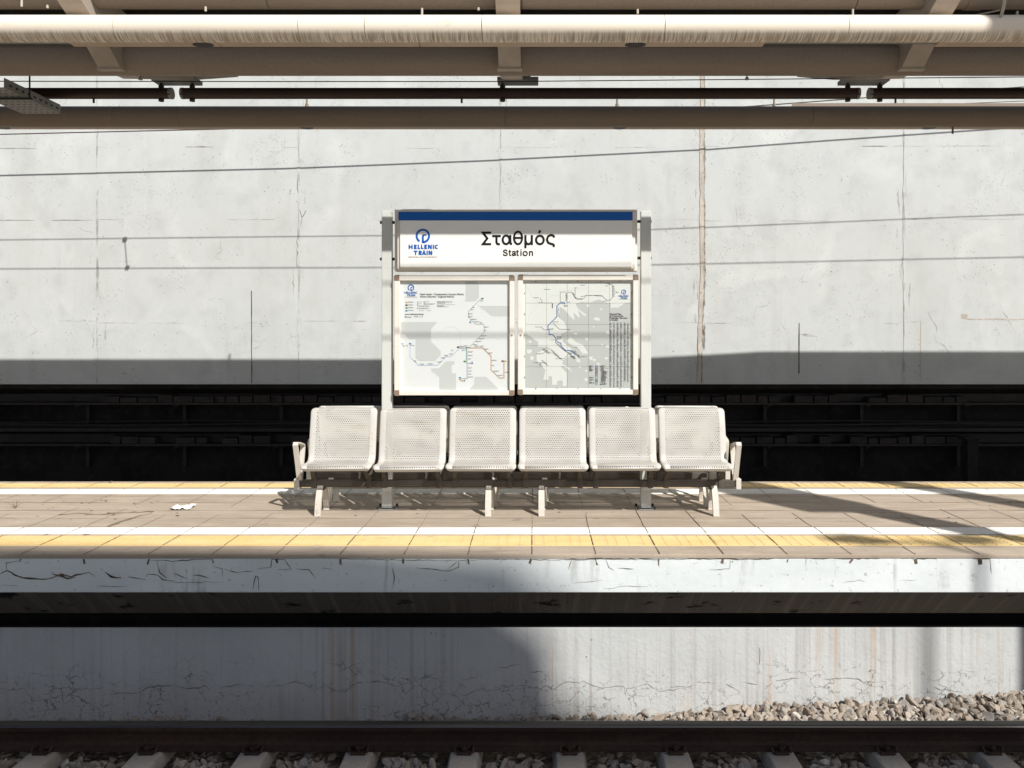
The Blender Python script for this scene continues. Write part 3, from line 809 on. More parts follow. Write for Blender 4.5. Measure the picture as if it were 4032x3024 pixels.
# ================================================================== island canopy
can = thing('canopy', 'steel platform canopy of cream pipes, brown beams and dark roof sheet', 'canopy', (0, 7.0, 3.6))
CX = 15.0
# near edge pipe with a streaked underside
YC, ZC, RC = 5.483, 3.697, 0.092
mb = MB(); n = 48
for (xa, xb) in zip([-CX] + [(px - VX) * YC / F for px in (-2200, -1300, -450, 470, 1187, 1445, 1900, 2611, 3325, 4300, 5200)], [(px - VX) * YC / F for px in (-2200, -1300, -450, 470, 1187, 1445, 1900, 2611, 3325, 4300, 5200)] + [CX]):
    xa += 0.0025; xb -= 0.0025
    vs = []
    for x in (xa, xb):
        for j in range(n):
            t = 2 * PI * j / n; vs.append((x, YC - RC * math.cos(t), ZC + RC * math.sin(t)))
    fs = []; 
    b0 = len(mb.v); mb.v += vs
    for j in range(n):
        tm = (j + 0.5) / n * 2 * PI; z = math.sin(tm); y = -math.cos(tm)
        drip = (z < -0.2 and y < 0.6)
        mb.f.append((b0 + j, b0 + (j + 1) % n, b0 + n + (j + 1) % n, b0 + n + j)); mb.m.append(1 if drip else 0)
    mb.f.append(tuple(b0 + j for j in reversed(range(n)))); mb.m.append(0)
    mb.f.append(tuple(b0 + n + j for j in range(n))); mb.m.append(0)
mb.build('edge_pipe', ['pipe_cream', 'pipe_drip'], can, smooth=50)
# soffit with round lights behind the near pipe
for y0, y1, z, segs, lights, dark in ((5.572, 5.662, 3.634, [(-800, 278, 0), (278, 864, 1), (864, 1651, 1), (1651, 3010, 1), (3690, 4600, 1)], (800, 2502, 4230, -880), True),
                                      (8.70, 8.86, 3.872, [(-700, 330, 1), (330, 820, 1), (820, 2900, 1), (2900, 3300, 1), (3300, 4700, 1)], (10, 1207, 2440, 3660), False)):
    dd = (y0 + y1) / 2
    for a, b, on in segs:
        if not on: continue
        mb = MB(); mb.span(((a - VX) * dd / F + .003, y0, z), ((b - VX) * dd / F - .003, y1, z + 0.014), 0, 0.002); mb.build('soffit_strip', 'soffit_beige', can)
    for px in lights:
        x = (px - VX) * dd / F; mb = MB(); k = 0.046 if y0 < 6 else 0.076; vs = [(x + 0.076 * math.cos(q_ * PI / 16), dd + k * math.sin(q_ * PI / 16)) for q_ in range(32)]; mb.plate(vs, z - 0.003, z + 0.002)
        mb.build('downlight', 'lamp_dark', can, smooth=40)
# grey channel seen where soffit strips are missing
mb = MB(); mb.span((-CX, 5.58, 3.652), (CX, 5.655, 3.664)); mb.build('gutter_channel', 'steel_grey', can)
# centre beam (round)
mb = MB(); mb.tube([(-CX, 6.08, 3.688), (CX, 6.08, 3.688)], 0.122, 40); mb.tube([(-CX, 5.969, 3.735), (CX, 5.969, 3.735)], 0.004, 6); mb.build('centre_beam', 'beam_brown', can, smooth=50)
# upper purlin pipe
mb = MB()
cuts = [-CX] + [(px - VX) * 5.62 / F for px in (100, 1060, 2055, 3365, 3833)] + [CX]
for a, b in zip(cuts, cuts[1:]): mb.tube([(a + .003, 5.62, 3.972), (b - .003, 5.62, 3.972)], 0.074, 28)
mb.tube([(cuts[-2] - 0.06, 5.62, 3.972), (cuts[-2] + 0.06, 5.62, 3.972)], 0.08, 28); mb.build('purlin_pipe', 'beam_brown', can, smooth=50)
# far edge pipe
YG, ZG, RG = 8.668, 3.963, 0.115
mb = MB()
cuts = [-CX] + [(px - VX) * YG / F for px in (-900, 462, 715, 1990, 3190, 4500)] + [CX]
for a, b in zip(cuts, cuts[1:]): mb.tube([(a + .002, YG, ZG), (b - .002, YG, ZG)], RG, 40)
for px in (1208, 2430, 3048):
    x = (px - VX) * YG / F; mb.tube([(x, YG, ZG + RG - .01), (x, YG, ZG + RG + 0.03)], 0.02, 8); mb.tube([(x, YG, ZG + RG), (x, YG, ZG + RG + 0.13)], 0.011, 8)
mb.tube([((3751 - VX) * YG / F, YG, ZG - RG - 0.075), ((3751 - VX) * YG / F, YG, ZG - RG + 0.03)], 0.011, 8)
mb.build('edge_pipe', 'beam_brown', can, smooth=50)
# arms
for xc in (-9.49, -6.38, -3.28, -0.19, 2.92, 6.02, 9.13):
    mb = MB(); w = 0.17
    bot = [(5.42, 3.875), (5.55, 3.81), (5.80, 3.665), (5.935, 3.575), (6.30, 3.61), (7.30, 3.93), (8.30, 4.29)]
    prof = bot + [(8.30, 4.345), (7.3, 4.19), (6.3, 4.03), (6.1, 4.02), (5.42, 4.07)]
    mb.prism(prof, xc - w / 2, xc + w / 2); mb.box((xc, 5.955, 3.568), (w + .02, 0.05, 0.014))
    mb.build('arm', 'arm_paint', can)
    if abs(xc) > 6: continue
for xc, a, b in ((-3.39, 611, 784), (-0.15, 1959, 2120), (3.12, 3310, 3490)):
    mb = MB(); x0, x1 = (a - VX) * 7.3 / F, (b - VX) * 7.3 / F; z = CZ + 990 * 7.3 / F
    mb.span((x0, 7.22, z - 0.018), (x1, 7.38, z + 0.018), 0, 0.003); mb.span(((x0 + x1) / 2 - .09, 7.2, z + 0.019), ((x0 + x1) / 2 + .12, 7.4, z + 0.10))
    mb.build('hanger_plate', 'steel_grey', can)
# roof sheet
mb = MB()
rs = [(5.40, 4.08), (6.1, 4.03), (8.35, 4.36)]
for (ya, za), (yb, zb) in zip(rs, rs[1:]): mb.prism([(ya, za), (yb, zb), (yb, zb + 0.05), (ya, za + 0.05)], -CX, CX)
mb.build('roof_sheet', 'roof_dark', can)
mb = MB(); mb.plate([(2.9, 8.668), (CX, 8.668), (CX, 8.785), (5.2, 8.785)], 4.081, 4.118); mb.build('shade_lip', 'beam_brown', can)  # added lip, tapered to lift the shadow edge on the wall at right
for px, py0, py1 in ((1660, 28, 68), (1883, 26, 36), (2512, 32, 50), (3362, 32, 72), (805, 22, 40), (180, 16, 28), (78, -10, 22), (4012, 40, 56)):
    x = (px - VX) * 5.5 / F; za = CZ - (py0 - VY) * 5.5 / F; zb = CZ - (py1 - VY) * 5.5 / F
    mb = MB(); mb.tube([(x, 5.52, za), (x, 5.52, zb)], 0.0085, 10)
    if py1 > 60: mb.tube([(x, 5.52, zb), (x, 5.52, zb + 0.006)], 0.02, 10)
    mb.build('bolt_stud', 'white_plastic', can, smooth=40)
mb = MB(); mb.tube([P(3952, -60, 5.36), P(3956, 0, 5.36), P(3950, 35, 5.36), P(3938, 74, 5.42)], 0.011, 10); mb.tube([P(3938, 40, 5.55), P(3700, 90, 5.75)], 0.006, 8)
tag(mb.build('conduit', 'white_plastic', loc=P(3956, 0, 5.36), smooth=60), 'short bent white conduit above the cream pipe at top right', 'conduit')
for x in (-9.0, 9.6):
    mb = MB(); mb.tube([(x, 7.05, 0), (x, 7.05, 4.0)], 0.11, 24); mb.build('column', 'steel_grey', can, smooth=50)

# hanging tube lights
ZT = CZ + 942 * 7.3 / F


def tube_light(x0, x1, rods, studs, lab):
    o = thing('tube_light', lab, 'light', ((x0 + x1) / 2, 7.3, ZT), 'long tube lights hung under the canopy')
    mb = MB(); mb.tube([(x0, 7.3, ZT), (x1, 7.3, ZT)], 0.052, 28); mb.tube([(x0, 7.253, ZT - 0.022), (x1, 7.253, ZT - 0.022)], 0.006, 8, 0); mb.build('housing', 'tube_brown', o, smooth=50)
    for x in (x0 + 0.012, x1 - 0.012):
        c = MB(); c.tube([(x - 0.0125, 7.3, ZT), (x + 0.0125, 7.3, ZT)], 0.0535, 28); c.build('end_cap', 'steel_grey', o, smooth=40)
    for x in rods:
        c = MB(); c.tube([(x, 7.3, ZT - 0.075), (x, 7.3, ZT + 0.19)], 0.012, 10); c.tube([(x, 7.3, ZT + 0.045), (x, 7.3, ZT + 0.075)], 0.026, 8); c.tube([(x, 7.3, ZT - 0.075), (x, 7.3, ZT - 0.045)], 0.026, 8)
        c.tube([(x, 7.3, ZT + 0.13), (x, 7.3, ZT + 0.16)], 0.022, 8); c.build('hanger_rod', 'dark_steel', o, smooth=40)
    for x in studs:
        c = MB(); c.tube([(x, 7.3, ZT - 0.09), (x, 7.3, ZT - 0.04)], 0.010, 8); c.build('stud', 'dark_steel', o)


X7 = lambda px: (px - VX) * 7.3 / F
tube_light(X7(-2000), -3.436, [X7(635)], [X7(369)], 'long dark tube light hanging at left, its end near the left bracket')
tube_light(-3.349, 3.081, [X7(757), X7(1979), X7(3338)], [X7(1818)], 'long dark tube light spanning the middle above the sign')
tube_light(3.173, X7(6100), [X7(3464)], [X7(3526)], 'long dark tube light hanging at right beyond the right bracket')
mb = MB(); mb.tube([P(x, y, 7.2) for x, y in ((-1500, 322), (0, 320), (1000, 321), (2000, 321), (3000, 312), (4032, 303), (5500, 295))], 0.0045, 8)
tag(mb.build('strung_cable', 'cable', loc=P(2000, 321, 7.2), smooth=60), 'thin straight cable strung under the canopy above the tube lights', 'cable')
for px, lab in ((553, 'tiny bell shaped fitting hanging from the beam at left'), (2941, 'tiny bell shaped fitting hanging from the beam at right')):
    mb = MB(); p = P(px, 296, 6.1); mb.tube([(p.x, 6.1, p.z + .02), (p.x, 6.1, p.z - 0.012)], 0.003, 8); mb.tube([(p.x, 6.1, p.z - .010), (p.x, 6.1, p.z - .02), (p.x, 6.1, p.z - 0.036)], [0.005, 0.013, 0.017], 14)
    tag(mb.build('hanging_fitting', 'steel_grey', loc=(p.x, 6.1, p.z), smooth=40), lab, 'fitting', 'small fittings under the beam')

# perforated cable tray
ct = thing('cable_tray', 'perforated galvanised cable tray poking out at upper left', 'cable tray', (-4.6, 6.9, 3.62))
mb = MB(); xa, xb, ya, yb, za, zb = -4.84, -4.48, 6.5, 7.27, 3.60, 3.685
mb.span((xb - .004, ya, za), (xb, yb, zb)); mb.span((xa, ya, za), (xa + .004, yb, zb)); mb.span((xa + .0045, ya, za), (xb - .0045, yb, za + .004))
for i in range(9):
    y = ya + .06 + i * .08; mb.face([(xb + .001, y, za + .03), (xb + .001, y + .035, za + .03), (xb + .001, y + .035, za + .05), (xb + .001, y, za + .05)], 1)
    for j in range(6):
        x = xa + .04 + j * .055; mb.face([(x, y, za - .001), (x, y + .03, za - .001), (x + .022, y + .03, za - .001), (x + .022, y, za - .001)], 1)
mb.build('tray', ['steel_grey', 'lamp_dark'], ct)
mb = MB(); mb.tube([(xb + .05, 6.75, za - .02), (xb + .05, 6.75, 4.05)], 0.007, 8); mb.tube([(xa, 6.75, za - .015), (xb + .07, 6.75, za - .015)], 0.011, 8); mb.build('hanger', 'dark_steel', ct)

# ================================================================== station sign
SD = 6.62
sg = thing('station_sign', 'white two post station sign with blue stripe and two framed maps', 'sign', (-0.15, 6.70, 0))
PXS = ((1525 - VX) * 6.68 / F, (2542 - VX) * 6.68 / F)
for x in PXS:
    mb = MB(); mb.span((x - .044, 6.65, 0.012), (x + .044, 6.72, 2.585), 0, 0.006); p = mb.build('post', 'post_paint', sg)
    mb = MB(); mb.span((x - .09, 6.61, 0.001), (x + .09, 6.76, 0.0085), 0, 0.002)
    for sx in (-1, 1):
        for yy in (6.62, 6.75): mb.tube([(x + sx * .072, yy, 0.0085), (x + sx * .072, yy, 0.03)], 0.011, 8, 1)
    mb.build('base_plate', ['steel_grey', 'dark_steel'], p)
PS = lambda px, py, d=SD: P(px, py, d)
# name board: box with rounded face
a, b = PS(1557, 1069, 6.64), PS(2507, 826, 6.64)
mb = MB(); mb.span((a.x, 6.60, a.z), (b.x, 6.69, b.z), 0, 0.004)
a2, b2 = PS(1566, 1064, 6.58), PS(2500, 831, 6.58)
mb.span((a2.x, 6.555, a2.z + .008), (b2.x, 6.599, b2.z - .006), 0, 0.006)
nb = mb.build('name_board', ['alu_frame'], sg)
f0, f1 = PS(1573, 1053, 6.535), PS(2490, 838, 6.535)
mb = MB(); mb.span((f0.x, 6.535, f0.z), (f1.x, 6.5545, f1.z), 0, 0.009); mb.build('sign_face', 'sign_face', nb)
SY = 6.5335
mb = MB(); s0 = PS(1569, 868, SY); s1 = PS(2491, 834, SY); r = 0.012
mb.span((s0.x, SY - .0015, s0.z), (s1.x, SY + .0005, s1.z), 0, 0.0009); mb.build('blue_stripe', 'blue_dark', nb)
mb = MB()
for px0, px1, py in ((1497, 1560, 876), (1497, 1560, 1020), (2503, 2565, 872), (2503, 2565, 1016)):
    p0, p1 = PS(px0, py, 6.685), PS(px1, py, 6.685); mb = MB(); mb.tube([p0, p1], 0.013, 10); mb.build('side_bolt', 'dark_steel', nb, smooth=40)

_fc = bpy.data.curves.new('lettering_source', 'FONT'); _fo = bpy.data.objects.new('lettering_source', _fc); COL.objects.link(_fo)


def text_geo(body, bold=0.0):
    _fc.body = body; _fc.offset = bold; _fc.resolution_u = 3; bpy.context.view_layer.update()
    m = bpy.data.meshes.new_from_object(_fo.evaluated_get(bpy.context.evaluated_depsgraph_get()))
    v = [(q.co.x, q.co.y) for q in m.vertices]; f = [tuple(p.vertices) for p in m.polygons]; bpy.data.meshes.remove(m); return v, f


CAP = max(y for x, y in text_geo('H')[0])


def put_text(mb, body, x0, x1, base, cap, d, mi, bold=0.0):
    k = bold * cap / CAP
    if bold:
        put_text(mb, body, x0, x1, base, cap, d - 0.0002, mi)
        put_text(mb, body, x0 + k, x1 + k, base - k * .5, cap, d - 0.0004, mi)
        put_text(mb, body, x0 - k, x1 - k, base + k * .5, cap, d - 0.0006, mi); return
    put_plain(mb, body, x0, x1, base, cap, d, mi)


def put_plain(mb, body, x0, x1, base, cap, d, mi):
    """fit text between photo pixels x0..x1, baseline and cap height in photo pixels, on plane y = d"""
    v, f = text_geo(body)
    a, b = min(p[0] for p in v), max(p[0] for p in v); out = []
    for x, y in v:
        q = P(x0 + (x - a) / (b - a) * (x1 - x0), base - y / CAP * cap, d); out.append((q.x, d, q.z))
    mb.add(out, f, mi)


def logo(mb, cx, cy, r, d, mi):
    """ring open at lower left with a T shaped stem, sizes in photo pixels"""
    def pt(x, y): q = P(cx + x, cy - y, d); return (q.x, d, q.z)
    n = 44; a0, a1 = math.radians(-86), math.radians(238); ri = r * 0.71
    for i in range(n):
        t, u = a0 + (a1 - a0) * i / n, a0 + (a1 - a0) * (i + 1) / n
        mb.face([pt(ri * math.cos(t), ri * math.sin(t)), pt(r * math.cos(t), r * math.sin(t)), pt(r * math.cos(u), r * math.sin(u)), pt(ri * math.cos(u), ri * math.sin(u))], mi)
    mb.face([pt(-.14 * r, -.98 * r), pt(.14 * r, -.98 * r), pt(.14 * r, 0.02 * r), pt(.04 * r, .2 * r), pt(-.10 * r, .1 * r), pt(-.14 * r, -.05 * r)], mi)
    mb.face([pt(-.10 * r, .1 * r), pt(.04 * r, .0 * r), pt(.2 * r, .03 * r), pt(.5 * r, .04 * r), pt(.53 * r, .22 * r), pt(.05 * r, .22 * r)], mi)


mb = MB(); LY = SY - 0.001
def stroke(mb, pts, w, d, mi=0):
    """flat pen stroke with mitred corners, points in photo pixels"""
    SN[0] += 1; d = d - 0.00002 * (SN[0] % 30)
    q = [Vector(p) for p in pts]; n = len(q); A, B = [], []
    for k in range(n):
        a = (q[k] - q[k - 1]).normalized() if k else (q[1] - q[0]).normalized()
        b = (q[k + 1] - q[k]).normalized() if k < n - 1 else a
        na, nb_ = Vector((-a.y, a.x)), Vector((-b.y, b.x)); m = (na + nb_)
        m = m.normalized() if m.length > 1e-4 else na
        l = w / 2 / max(0.42, m.dot(na)); A.append(q[k] + m * l); B.append(q[k] - m * l)
    f = lambda p: (lambda t: (t.x, d, t.z))(P(p.x, p.y, d))
    for k in range(n - 1): mb.face([f(A[k]), f(A[k + 1]), f(B[k + 1]), f(B[k])], mi)


SN = [0]


def arc(cx, cy, rx, ry, a0, a1, n=16): return [(cx + rx * math.cos(math.radians(a0 + (a1 - a0) * k / n)), cy - ry * math.sin(math.radians(a0 + (a1 - a0) * k / n))) for k in range(n + 1)]


def caps(mb, ch, x0, x1, y0, y1, w, d, mi):
    h = w / 2; a, b, t, u = x0 + h, x1 - h, y0 + h, y1 - h; m = (y0 + y1) / 2
    S = {'H': [[(a, y0), (a, y1)], [(b, y0), (b, y1)], [(a, m), (b, m)]], 'E': [[(x1, t), (a, t), (a, u), (x1, u)], [(a, m), (x1 - h * .6, m)]],
         'L': [[(a, y0), (a, u), (x1, u)]], 'N': [[(a, y1), (a, y0)], [(b, y1), (b, y0)], [(a + h * .3, y0 + h * .4), (b - h * .3, y1 - h * .4)]], 'I': [[((a + b) / 2, y0), ((a + b) / 2, y1)]],
         'C': [arc(b + h * .6, m, b + h * .6 - a, u - m, 72, 288)], 'T': [[(x0, t), (x1, t)], [((x0 + x1) / 2, t), ((x0 + x1) / 2, y1)]],
         'R': [[(a, y1), (a, t), (b - 3, t)] + arc(b - 3, (t + m + 1) / 2, 3, (m + 1 - t) / 2, 80, -80, 8) + [(a, m + 1)], [(b - 5, m + 1), (b, y1)]],
         'A': [[(x0 + h * .9, y1), ((x0 + x1) / 2, y0 + h * .2), (x1 - h * .9, y1)], [(x0 + w * 1.1, y1 - (y1 - y0) * .28), (x1 - w * 1.1, y1 - (y1 - y0) * .28)]]}
    for p in S[ch]: stroke(mb, p, w, d, mi)


K = 8.6
for p in ([(1934, 916), (1901.5, 916), (1919, 938.5), (1901.5, 961), (1934, 961)], [(1938, 929.5), (1972, 929.5)], [(1955, 929), (1955, 953), (1957.5, 959.5), (1963, 961.5), (1968.5, 960.5)],
          arc(1993, 944, 13.5, 16.8, 90, 450, 28), [(2009.5, 925.5), (2009.5, 953), (2011.5, 959.5), (2016.5, 961)],
          [(2069, 925.5), (2069, 977)], [(2069, 944), (2070.5, 954), (2076, 960), (2083, 961), (2090, 957), (2094.3, 948)], [(2094.3, 925.5), (2094.3, 964.5)],
          arc(2126, 944.5, 15, 16.5, 90, 450, 28), [(2122, 918), (2127.5, 906.5)],
          [(2183, 935), (2179, 927.5), (2169, 925), (2158.5, 930), (2153.5, 943), (2158.5, 955.5), (2168, 959.5), (2177, 961.5), (2181, 965), (2180.5, 972.5)]): stroke(mb, p, K, LY)


def theta(mb, x0, x1, y0, y1, st, d):
    cx, cy, a, b = (x0 + x1) / 2, (y0 + y1) / 2, (x1 - x0) / 2, (y1 - y0) / 2
    q = lambda x, y: (lambda p: (p.x, d, p.z))(P(x, y, d))
    for i in range(40):
        t, u = i * PI / 20, (i + 1) * PI / 20
        mb.face([q(cx + (a - st) * math.cos(t), cy - (b - st) * math.sin(t)), q(cx + a * math.cos(t), cy - b * math.sin(t)), q(cx + a * math.cos(u), cy - b * math.sin(u)), q(cx + (a - st) * math.cos(u), cy - (b - st) * math.sin(u))])
    w = a - st * .8; mb.face([q(cx - w, cy + st / 2), q(cx + w, cy + st / 2), q(cx + w, cy - st / 2), q(cx - w, cy - st / 2)])


theta(mb, 2020, 2060, 908, 965, 8.2, LY - .0002)
K = 4.5
for p in ([(1996.5, 989.5), (1995, 985.5), (1990, 983.7), (1984.5, 985.5), (1983, 989), (1985, 992.5), (1990.5, 994.5), (1996, 997), (1997.5, 1001), (1995, 1004.7), (1990, 1006), (1984, 1004.3), (1982, 999.8)],
          [(2007, 984), (2007, 1002), (2008.5, 1005.3), (2012.5, 1005.8)], [(2002.5, 990.2), (2012.5, 990.2)], [(2037, 984), (2037, 1002), (2038.5, 1005.3), (2042.5, 1005.8)], [(2032.8, 990.2), (2042.5, 990.2)],
          [(2017.5, 994.5), (2019, 991), (2023, 989.8), (2027.5, 991), (2028.8, 994.5), (2028.8, 1003), (2031.5, 1006)], [(2028.8, 997.5), (2021, 998.5), (2017.3, 1002), (2020, 1005.8), (2025, 1005.3), (2028.5, 1001.5)],
          [(2051.5, 988.5), (2051.5, 1007.5)], [(2051.5, 981.5), (2051.5, 985.3)], arc(2068, 998, 8, 8, 90, 450, 22), [(2085.5, 988.5), (2085.5, 1007.5)], [(2085.5, 995), (2088, 990.8), (2092.5, 989.9), (2096, 992.5), (2096.8, 997), (2096.8, 1007.5)]): stroke(mb, p, K, LY)
mb.build('lettering', 'ink_black', nb)
mb = MB(); logo(mb, 1665, 929, 28.5, LY, 0)
for ch, xa, xb in (('H', 1609, 1625), ('E', 1630, 1641), ('L', 1644.5, 1654.5), ('L', 1657.5, 1667.5), ('E', 1670.5, 1681.5), ('N', 1685, 1700.5), ('I', 1704, 1709), ('C', 1711, 1722)): caps(mb, ch, xa, xb, 963, 980.5, 5, LY, 0)
for ch, xa, xb in (('T', 1629, 1644), ('R', 1648.5, 1661.5), ('A', 1661, 1678), ('I', 1679.5, 1684.5), ('N', 1687.5, 1702.5)): caps(mb, ch, xa, xb, 986.5, 1003.8, 5, LY, 0)
put_text(mb, 'FERROVIE DELLO STATO ITALIANE GROUP', 1608.5, 1720, 1014, 4.6, LY, 1, 0.005)
mb.build('logo', ['blue_logo', 'ink_brown'], nb)


def mapcase(px0, py0, px1, py1, sx0, sy0, sx1, sy1, lockx, label):
    yf, yb = 6.60, 6.66
    m = MB(); A, B = P(px0, py1, yf), P(px1, py0, yf); I0, I1 = P(sx0, sy1, yf), P(sx1, sy0, yf)
    m.span((A.x, yf, I1.z), (B.x, yb, B.z), 0, 0.005); m.span((A.x, yf, A.z), (B.x, yb, I0.z), 0, 0.005)
    m.span((A.x, yf, I0.z), (I0.x, yb, I1.z), 0, 0.004); m.span((I1.x, yf, I0.z), (B.x, yb, I1.z), 0, 0.004)
    m.span((A.x + .01, yb + .001, A.z + .01), (B.x - .01, yb + .012, B.z - .01))
    c = m.build('map_case', 'alu_frame', sg, label=label)
    for cx, sx in ((A.x, 1), (B.x, -1)):
        for cz, sz in ((A.z, 1), (B.z, -1)):
            k = MB(); w = 0.044
            arc = [(cx + sx * w, cz - sz * .003), (cx + sx * .02, cz - sz * .003)] + [(cx + sx * (.016 - .019 * math.sin(t)), cz + sz * (.016 - .019 * math.cos(t))) for t in (0.4, 0.8, 1.2)] + [(cx - sx * .003, cz + sz * w), (cx + sx * w, cz + sz * w)]
            n = len(arc); vv = [(x, yf - .003, z) for x, z in arc] + [(x, yb + .002, z) for x, z in arc]
            k.add(vv, [tuple(range(n)), tuple(reversed(range(n, 2 * n)))] + [(j, j + n, (j + 1) % n + n, (j + 1) % n) for j in range(n)])
            k.build('corner_cap', 'corner_cap', c)
    k = MB(); q = P(lockx, 1320, yf); k.tube([(q.x, yf - .004, q.z), (q.x, yf + .004, q.z)], 0.0075, 14); k.build('lock', 'corner_cap', c)
    k = MB(); k.face([(I0.x, 6.612, I0.z), (I1.x, 6.612, I0.z), (I1.x, 6.612, I1.z), (I0.x, 6.612, I1.z)]); k.build('pane', 'acrylic', c)
    return c, (I0, I1)


MY = 6.63
c1, (I0, I1) = mapcase(1552, 1084, 2025, 1557, 1574, 1105, 2006, 1538, 2015, 'framed case holding the regional railway line map')
ML = ['map_paper', 'map_grey', 'map_green', 'map_blue', 'map_orange', 'map_purple', 'ink_black', 'ink_grey', 'blue_logo', 'ink_brown', 'map_land', 'map_sea', 'map_line_blue', 'map_teal']
s = MB(); s.face([(I0.x - .01, MY, I0.z - .01), (I1.x + .01, MY, I0.z - .01), (I1.x + .01, MY, I1.z + .01), (I0.x - .01, MY, I1.z + .01)])
Z = 3.254
def mk(ox, oy, lift):
    return lambda x, y: (lambda q: (q.x, MY - lift, q.z))(P(ox + x / Z, oy + y / Z, MY))
def poly(mb, pts, fn, mi): mb.face([fn(*p) for p in reversed(pts)], mi)
def line(mb, pts, w, fn, mi):
    q = [Vector(p) for p in pts]
    for a_, b_ in zip(q, q[1:]):
        d = (b_ - a_).normalized() * (w * 0.3); nn = Vector((-d.y, d.x)).normalized() * w / 2; a_ = a_ - d; b_ = b_ + d
        mb.face([fn(*(a_ + nn)), fn(*(b_ + nn)), fn(*(b_ - nn)), fn(*(a_ - nn))], mi)
def dash(mb, x, y, w, h, fn, mi): mb.face([fn(x, y + h), fn(x + w, y + h), fn(x + w, y), fn(x, y)], mi)
def words(mb, x, y, w, h, fn, mi):
    e = x + w
    while x < e: l = R.uniform(8, 26); l = min(l, e - x); dash(mb, x, y, l, h, fn, mi); x += l + 5


g1 = mk(1520, 1070, .0006); g2 = mk(1520, 1070, .0012); g3 = mk(1520, 1070, .0018)
for pts in ([(1020, 125), (1160, 125), (1192, 160), (1192, 330), (1140, 380), (1020, 380)],
            [(1165, 415), (1190, 437), (1575, 437), (1575, 570), (1350, 570), (1260, 490), (1240, 490)],
            [(190, 645), (650, 645), (640, 665), (577, 735), (577, 890), (700, 1015), (700, 1070), (625, 1145), (420, 1145), (377, 1105), (377, 865), (295, 865), (240, 800), (190, 800)],
            [(765, 1145), (877, 1145), (877, 1190), (843, 1190), (843, 1300), (897, 1300), (897, 1516), (683, 1516), (683, 1350), (577, 1270), (577, 1240), (680, 1235)],
            [(1130, 1440), (1130, 1355), (1160, 1345), (1285, 1345), (1455, 1516), (1060, 1516)]): poly(s, pts, g1, 1)
s.build('map_sheet', ML, c1)
t = MB(); line(t, [(1215, 345), (1057, 505), (1057, 580), (1145, 672), (1245, 672), (1258, 690), (1258, 775), (1068, 967), (1028, 967), (1028, 1170)], 4.5, g2, 2); t.build('route_line', ML, c1)
t = MB(); line(t, [(308, 935), (308, 1090), (415, 1198), (660, 1198), (765, 1090), (828, 1090), (940, 982), (1034, 982), (1038, 1367), (970, 1367)], 4.5, g2, 3); t.build('route_line', ML, c1)
t = MB(); line(t, [(945, 973), (1240, 973), (1348, 1080), (1348, 1255), (1455, 1360), (1509, 1360), (1509, 1160)], 3.5, g3, 9); t.build('route_line', ML, c1)
t = MB(); line(t, [(970, 1374), (1045, 1374), (1045, 981), (1238, 981), (1341, 1085), (1341, 1257), (1452, 1366), (1518, 1366), (1518, 1160)], 4, g2, 4); t.build('route_line', ML, c1)
t = MB()
line(t, [(690, 800), (760, 720), (870, 700), (950, 760), (960, 980)], 2, g2, 1); line(t, [(970, 400), (1050, 350)], 3, g2, 1)
for (x, y, mi, lab) in ((262, 393, 4, 'A1'), (262, 428, 5, 'A2'), (262, 464, 2, 'A3'), (262, 500, 3, 'A4'), (1235, 344, 2, 'A3'), (308, 922, 3, 'A4'), (923, 967, 5, 'A2'), (1007, 1150, 2, 'A3'), (948, 1359, 3, 'A4'), (948, 1382, 4, 'A1'), (1494, 1146, 5, 'A2'), (1528, 1146, 4, 'A1')):
    dash(t, x - 15, y - 10, 30, 20, g2, mi); put_text(t, lab, 1520 + (x - 10) / Z, 1520 + (x + 10) / Z, 1070 + (y + 6) / Z, 12 / Z, MY - .002, 6)
for (x, y) in ((1112, 452), (1090, 482), (1060, 534), (1060, 570), (1098, 604), (1133, 636), (1207, 650), (1262, 704), (1262, 745), (1230, 815), (1195, 852), (1158, 888), (1120, 928), (1140, 948), (1212, 948), (1270, 985), (1318, 1035), (1362, 1130), (1362, 1195), (1388, 1268), (1440, 1322), (1530, 1282),
               (1058, 1022), (1058, 1068), (1058, 1112), (1060, 1168), (1058, 1227), (1058, 1267), (1058, 1305), (1058, 1343), (362, 1138), (444, 1178), (540, 1175), (662, 1150), (710, 1098), (756, 1068), (815, 1048), (842, 1002), (1010, 945), (975, 1000), (326, 938), (200, 920), (218, 945), (968, 1392), (1215, 368), (945, 950)):
    w = R.uniform(22, 70); words(t, x, y, w, 4, g2, 7); words(t, x, y + 8, w * .8, 4, g2, 7)
    dash(t, x - 9, y + 3, 8, 4, g3, 6)
for k in range(8):
    y = 384 + k * 8 + (k // 2) * 19; words(t, 284, y, 70 if k % 2 else 60, 4, g2, 7)
for x, y, w in ((424, 384, 40), (424, 408, 30), (424, 434, 130), (424, 442, 130), (424, 464, 150), (424, 472, 110), (424, 496, 60), (500, 384, 60), (500, 408, 130), (500, 416, 110), (524, 496, 56), (655, 378, 200), (655, 386, 110), (655, 395, 190), (655, 404, 100), (655, 420, 225), (655, 430, 90), (655, 440, 100), (655, 447, 150), (240, 568, 30), (240, 577, 100), (240, 585, 80), (362, 568, 50), (362, 577, 110)):
    words(t, x, y, w, 4, g2, 7)
for x, y, mi in ((408, 390, 7), (408, 414, 7), (408, 439, 2), (406, 470, 8), (490, 390, 7), (490, 413, 7), (1080, 635, 8), (1104, 1158, 8), (268, 948, 7), (1008, 1394, 7)):
    for i in range(10):
        a0_, a1_ = i * PI / 5, (i + 1) * PI / 5; t.face([g2(x + r * math.cos(q_), y + r * math.sin(q_)) for r, q_ in ((5, a0_), (9, a0_), (9, a1_), (5, a1_))], mi)
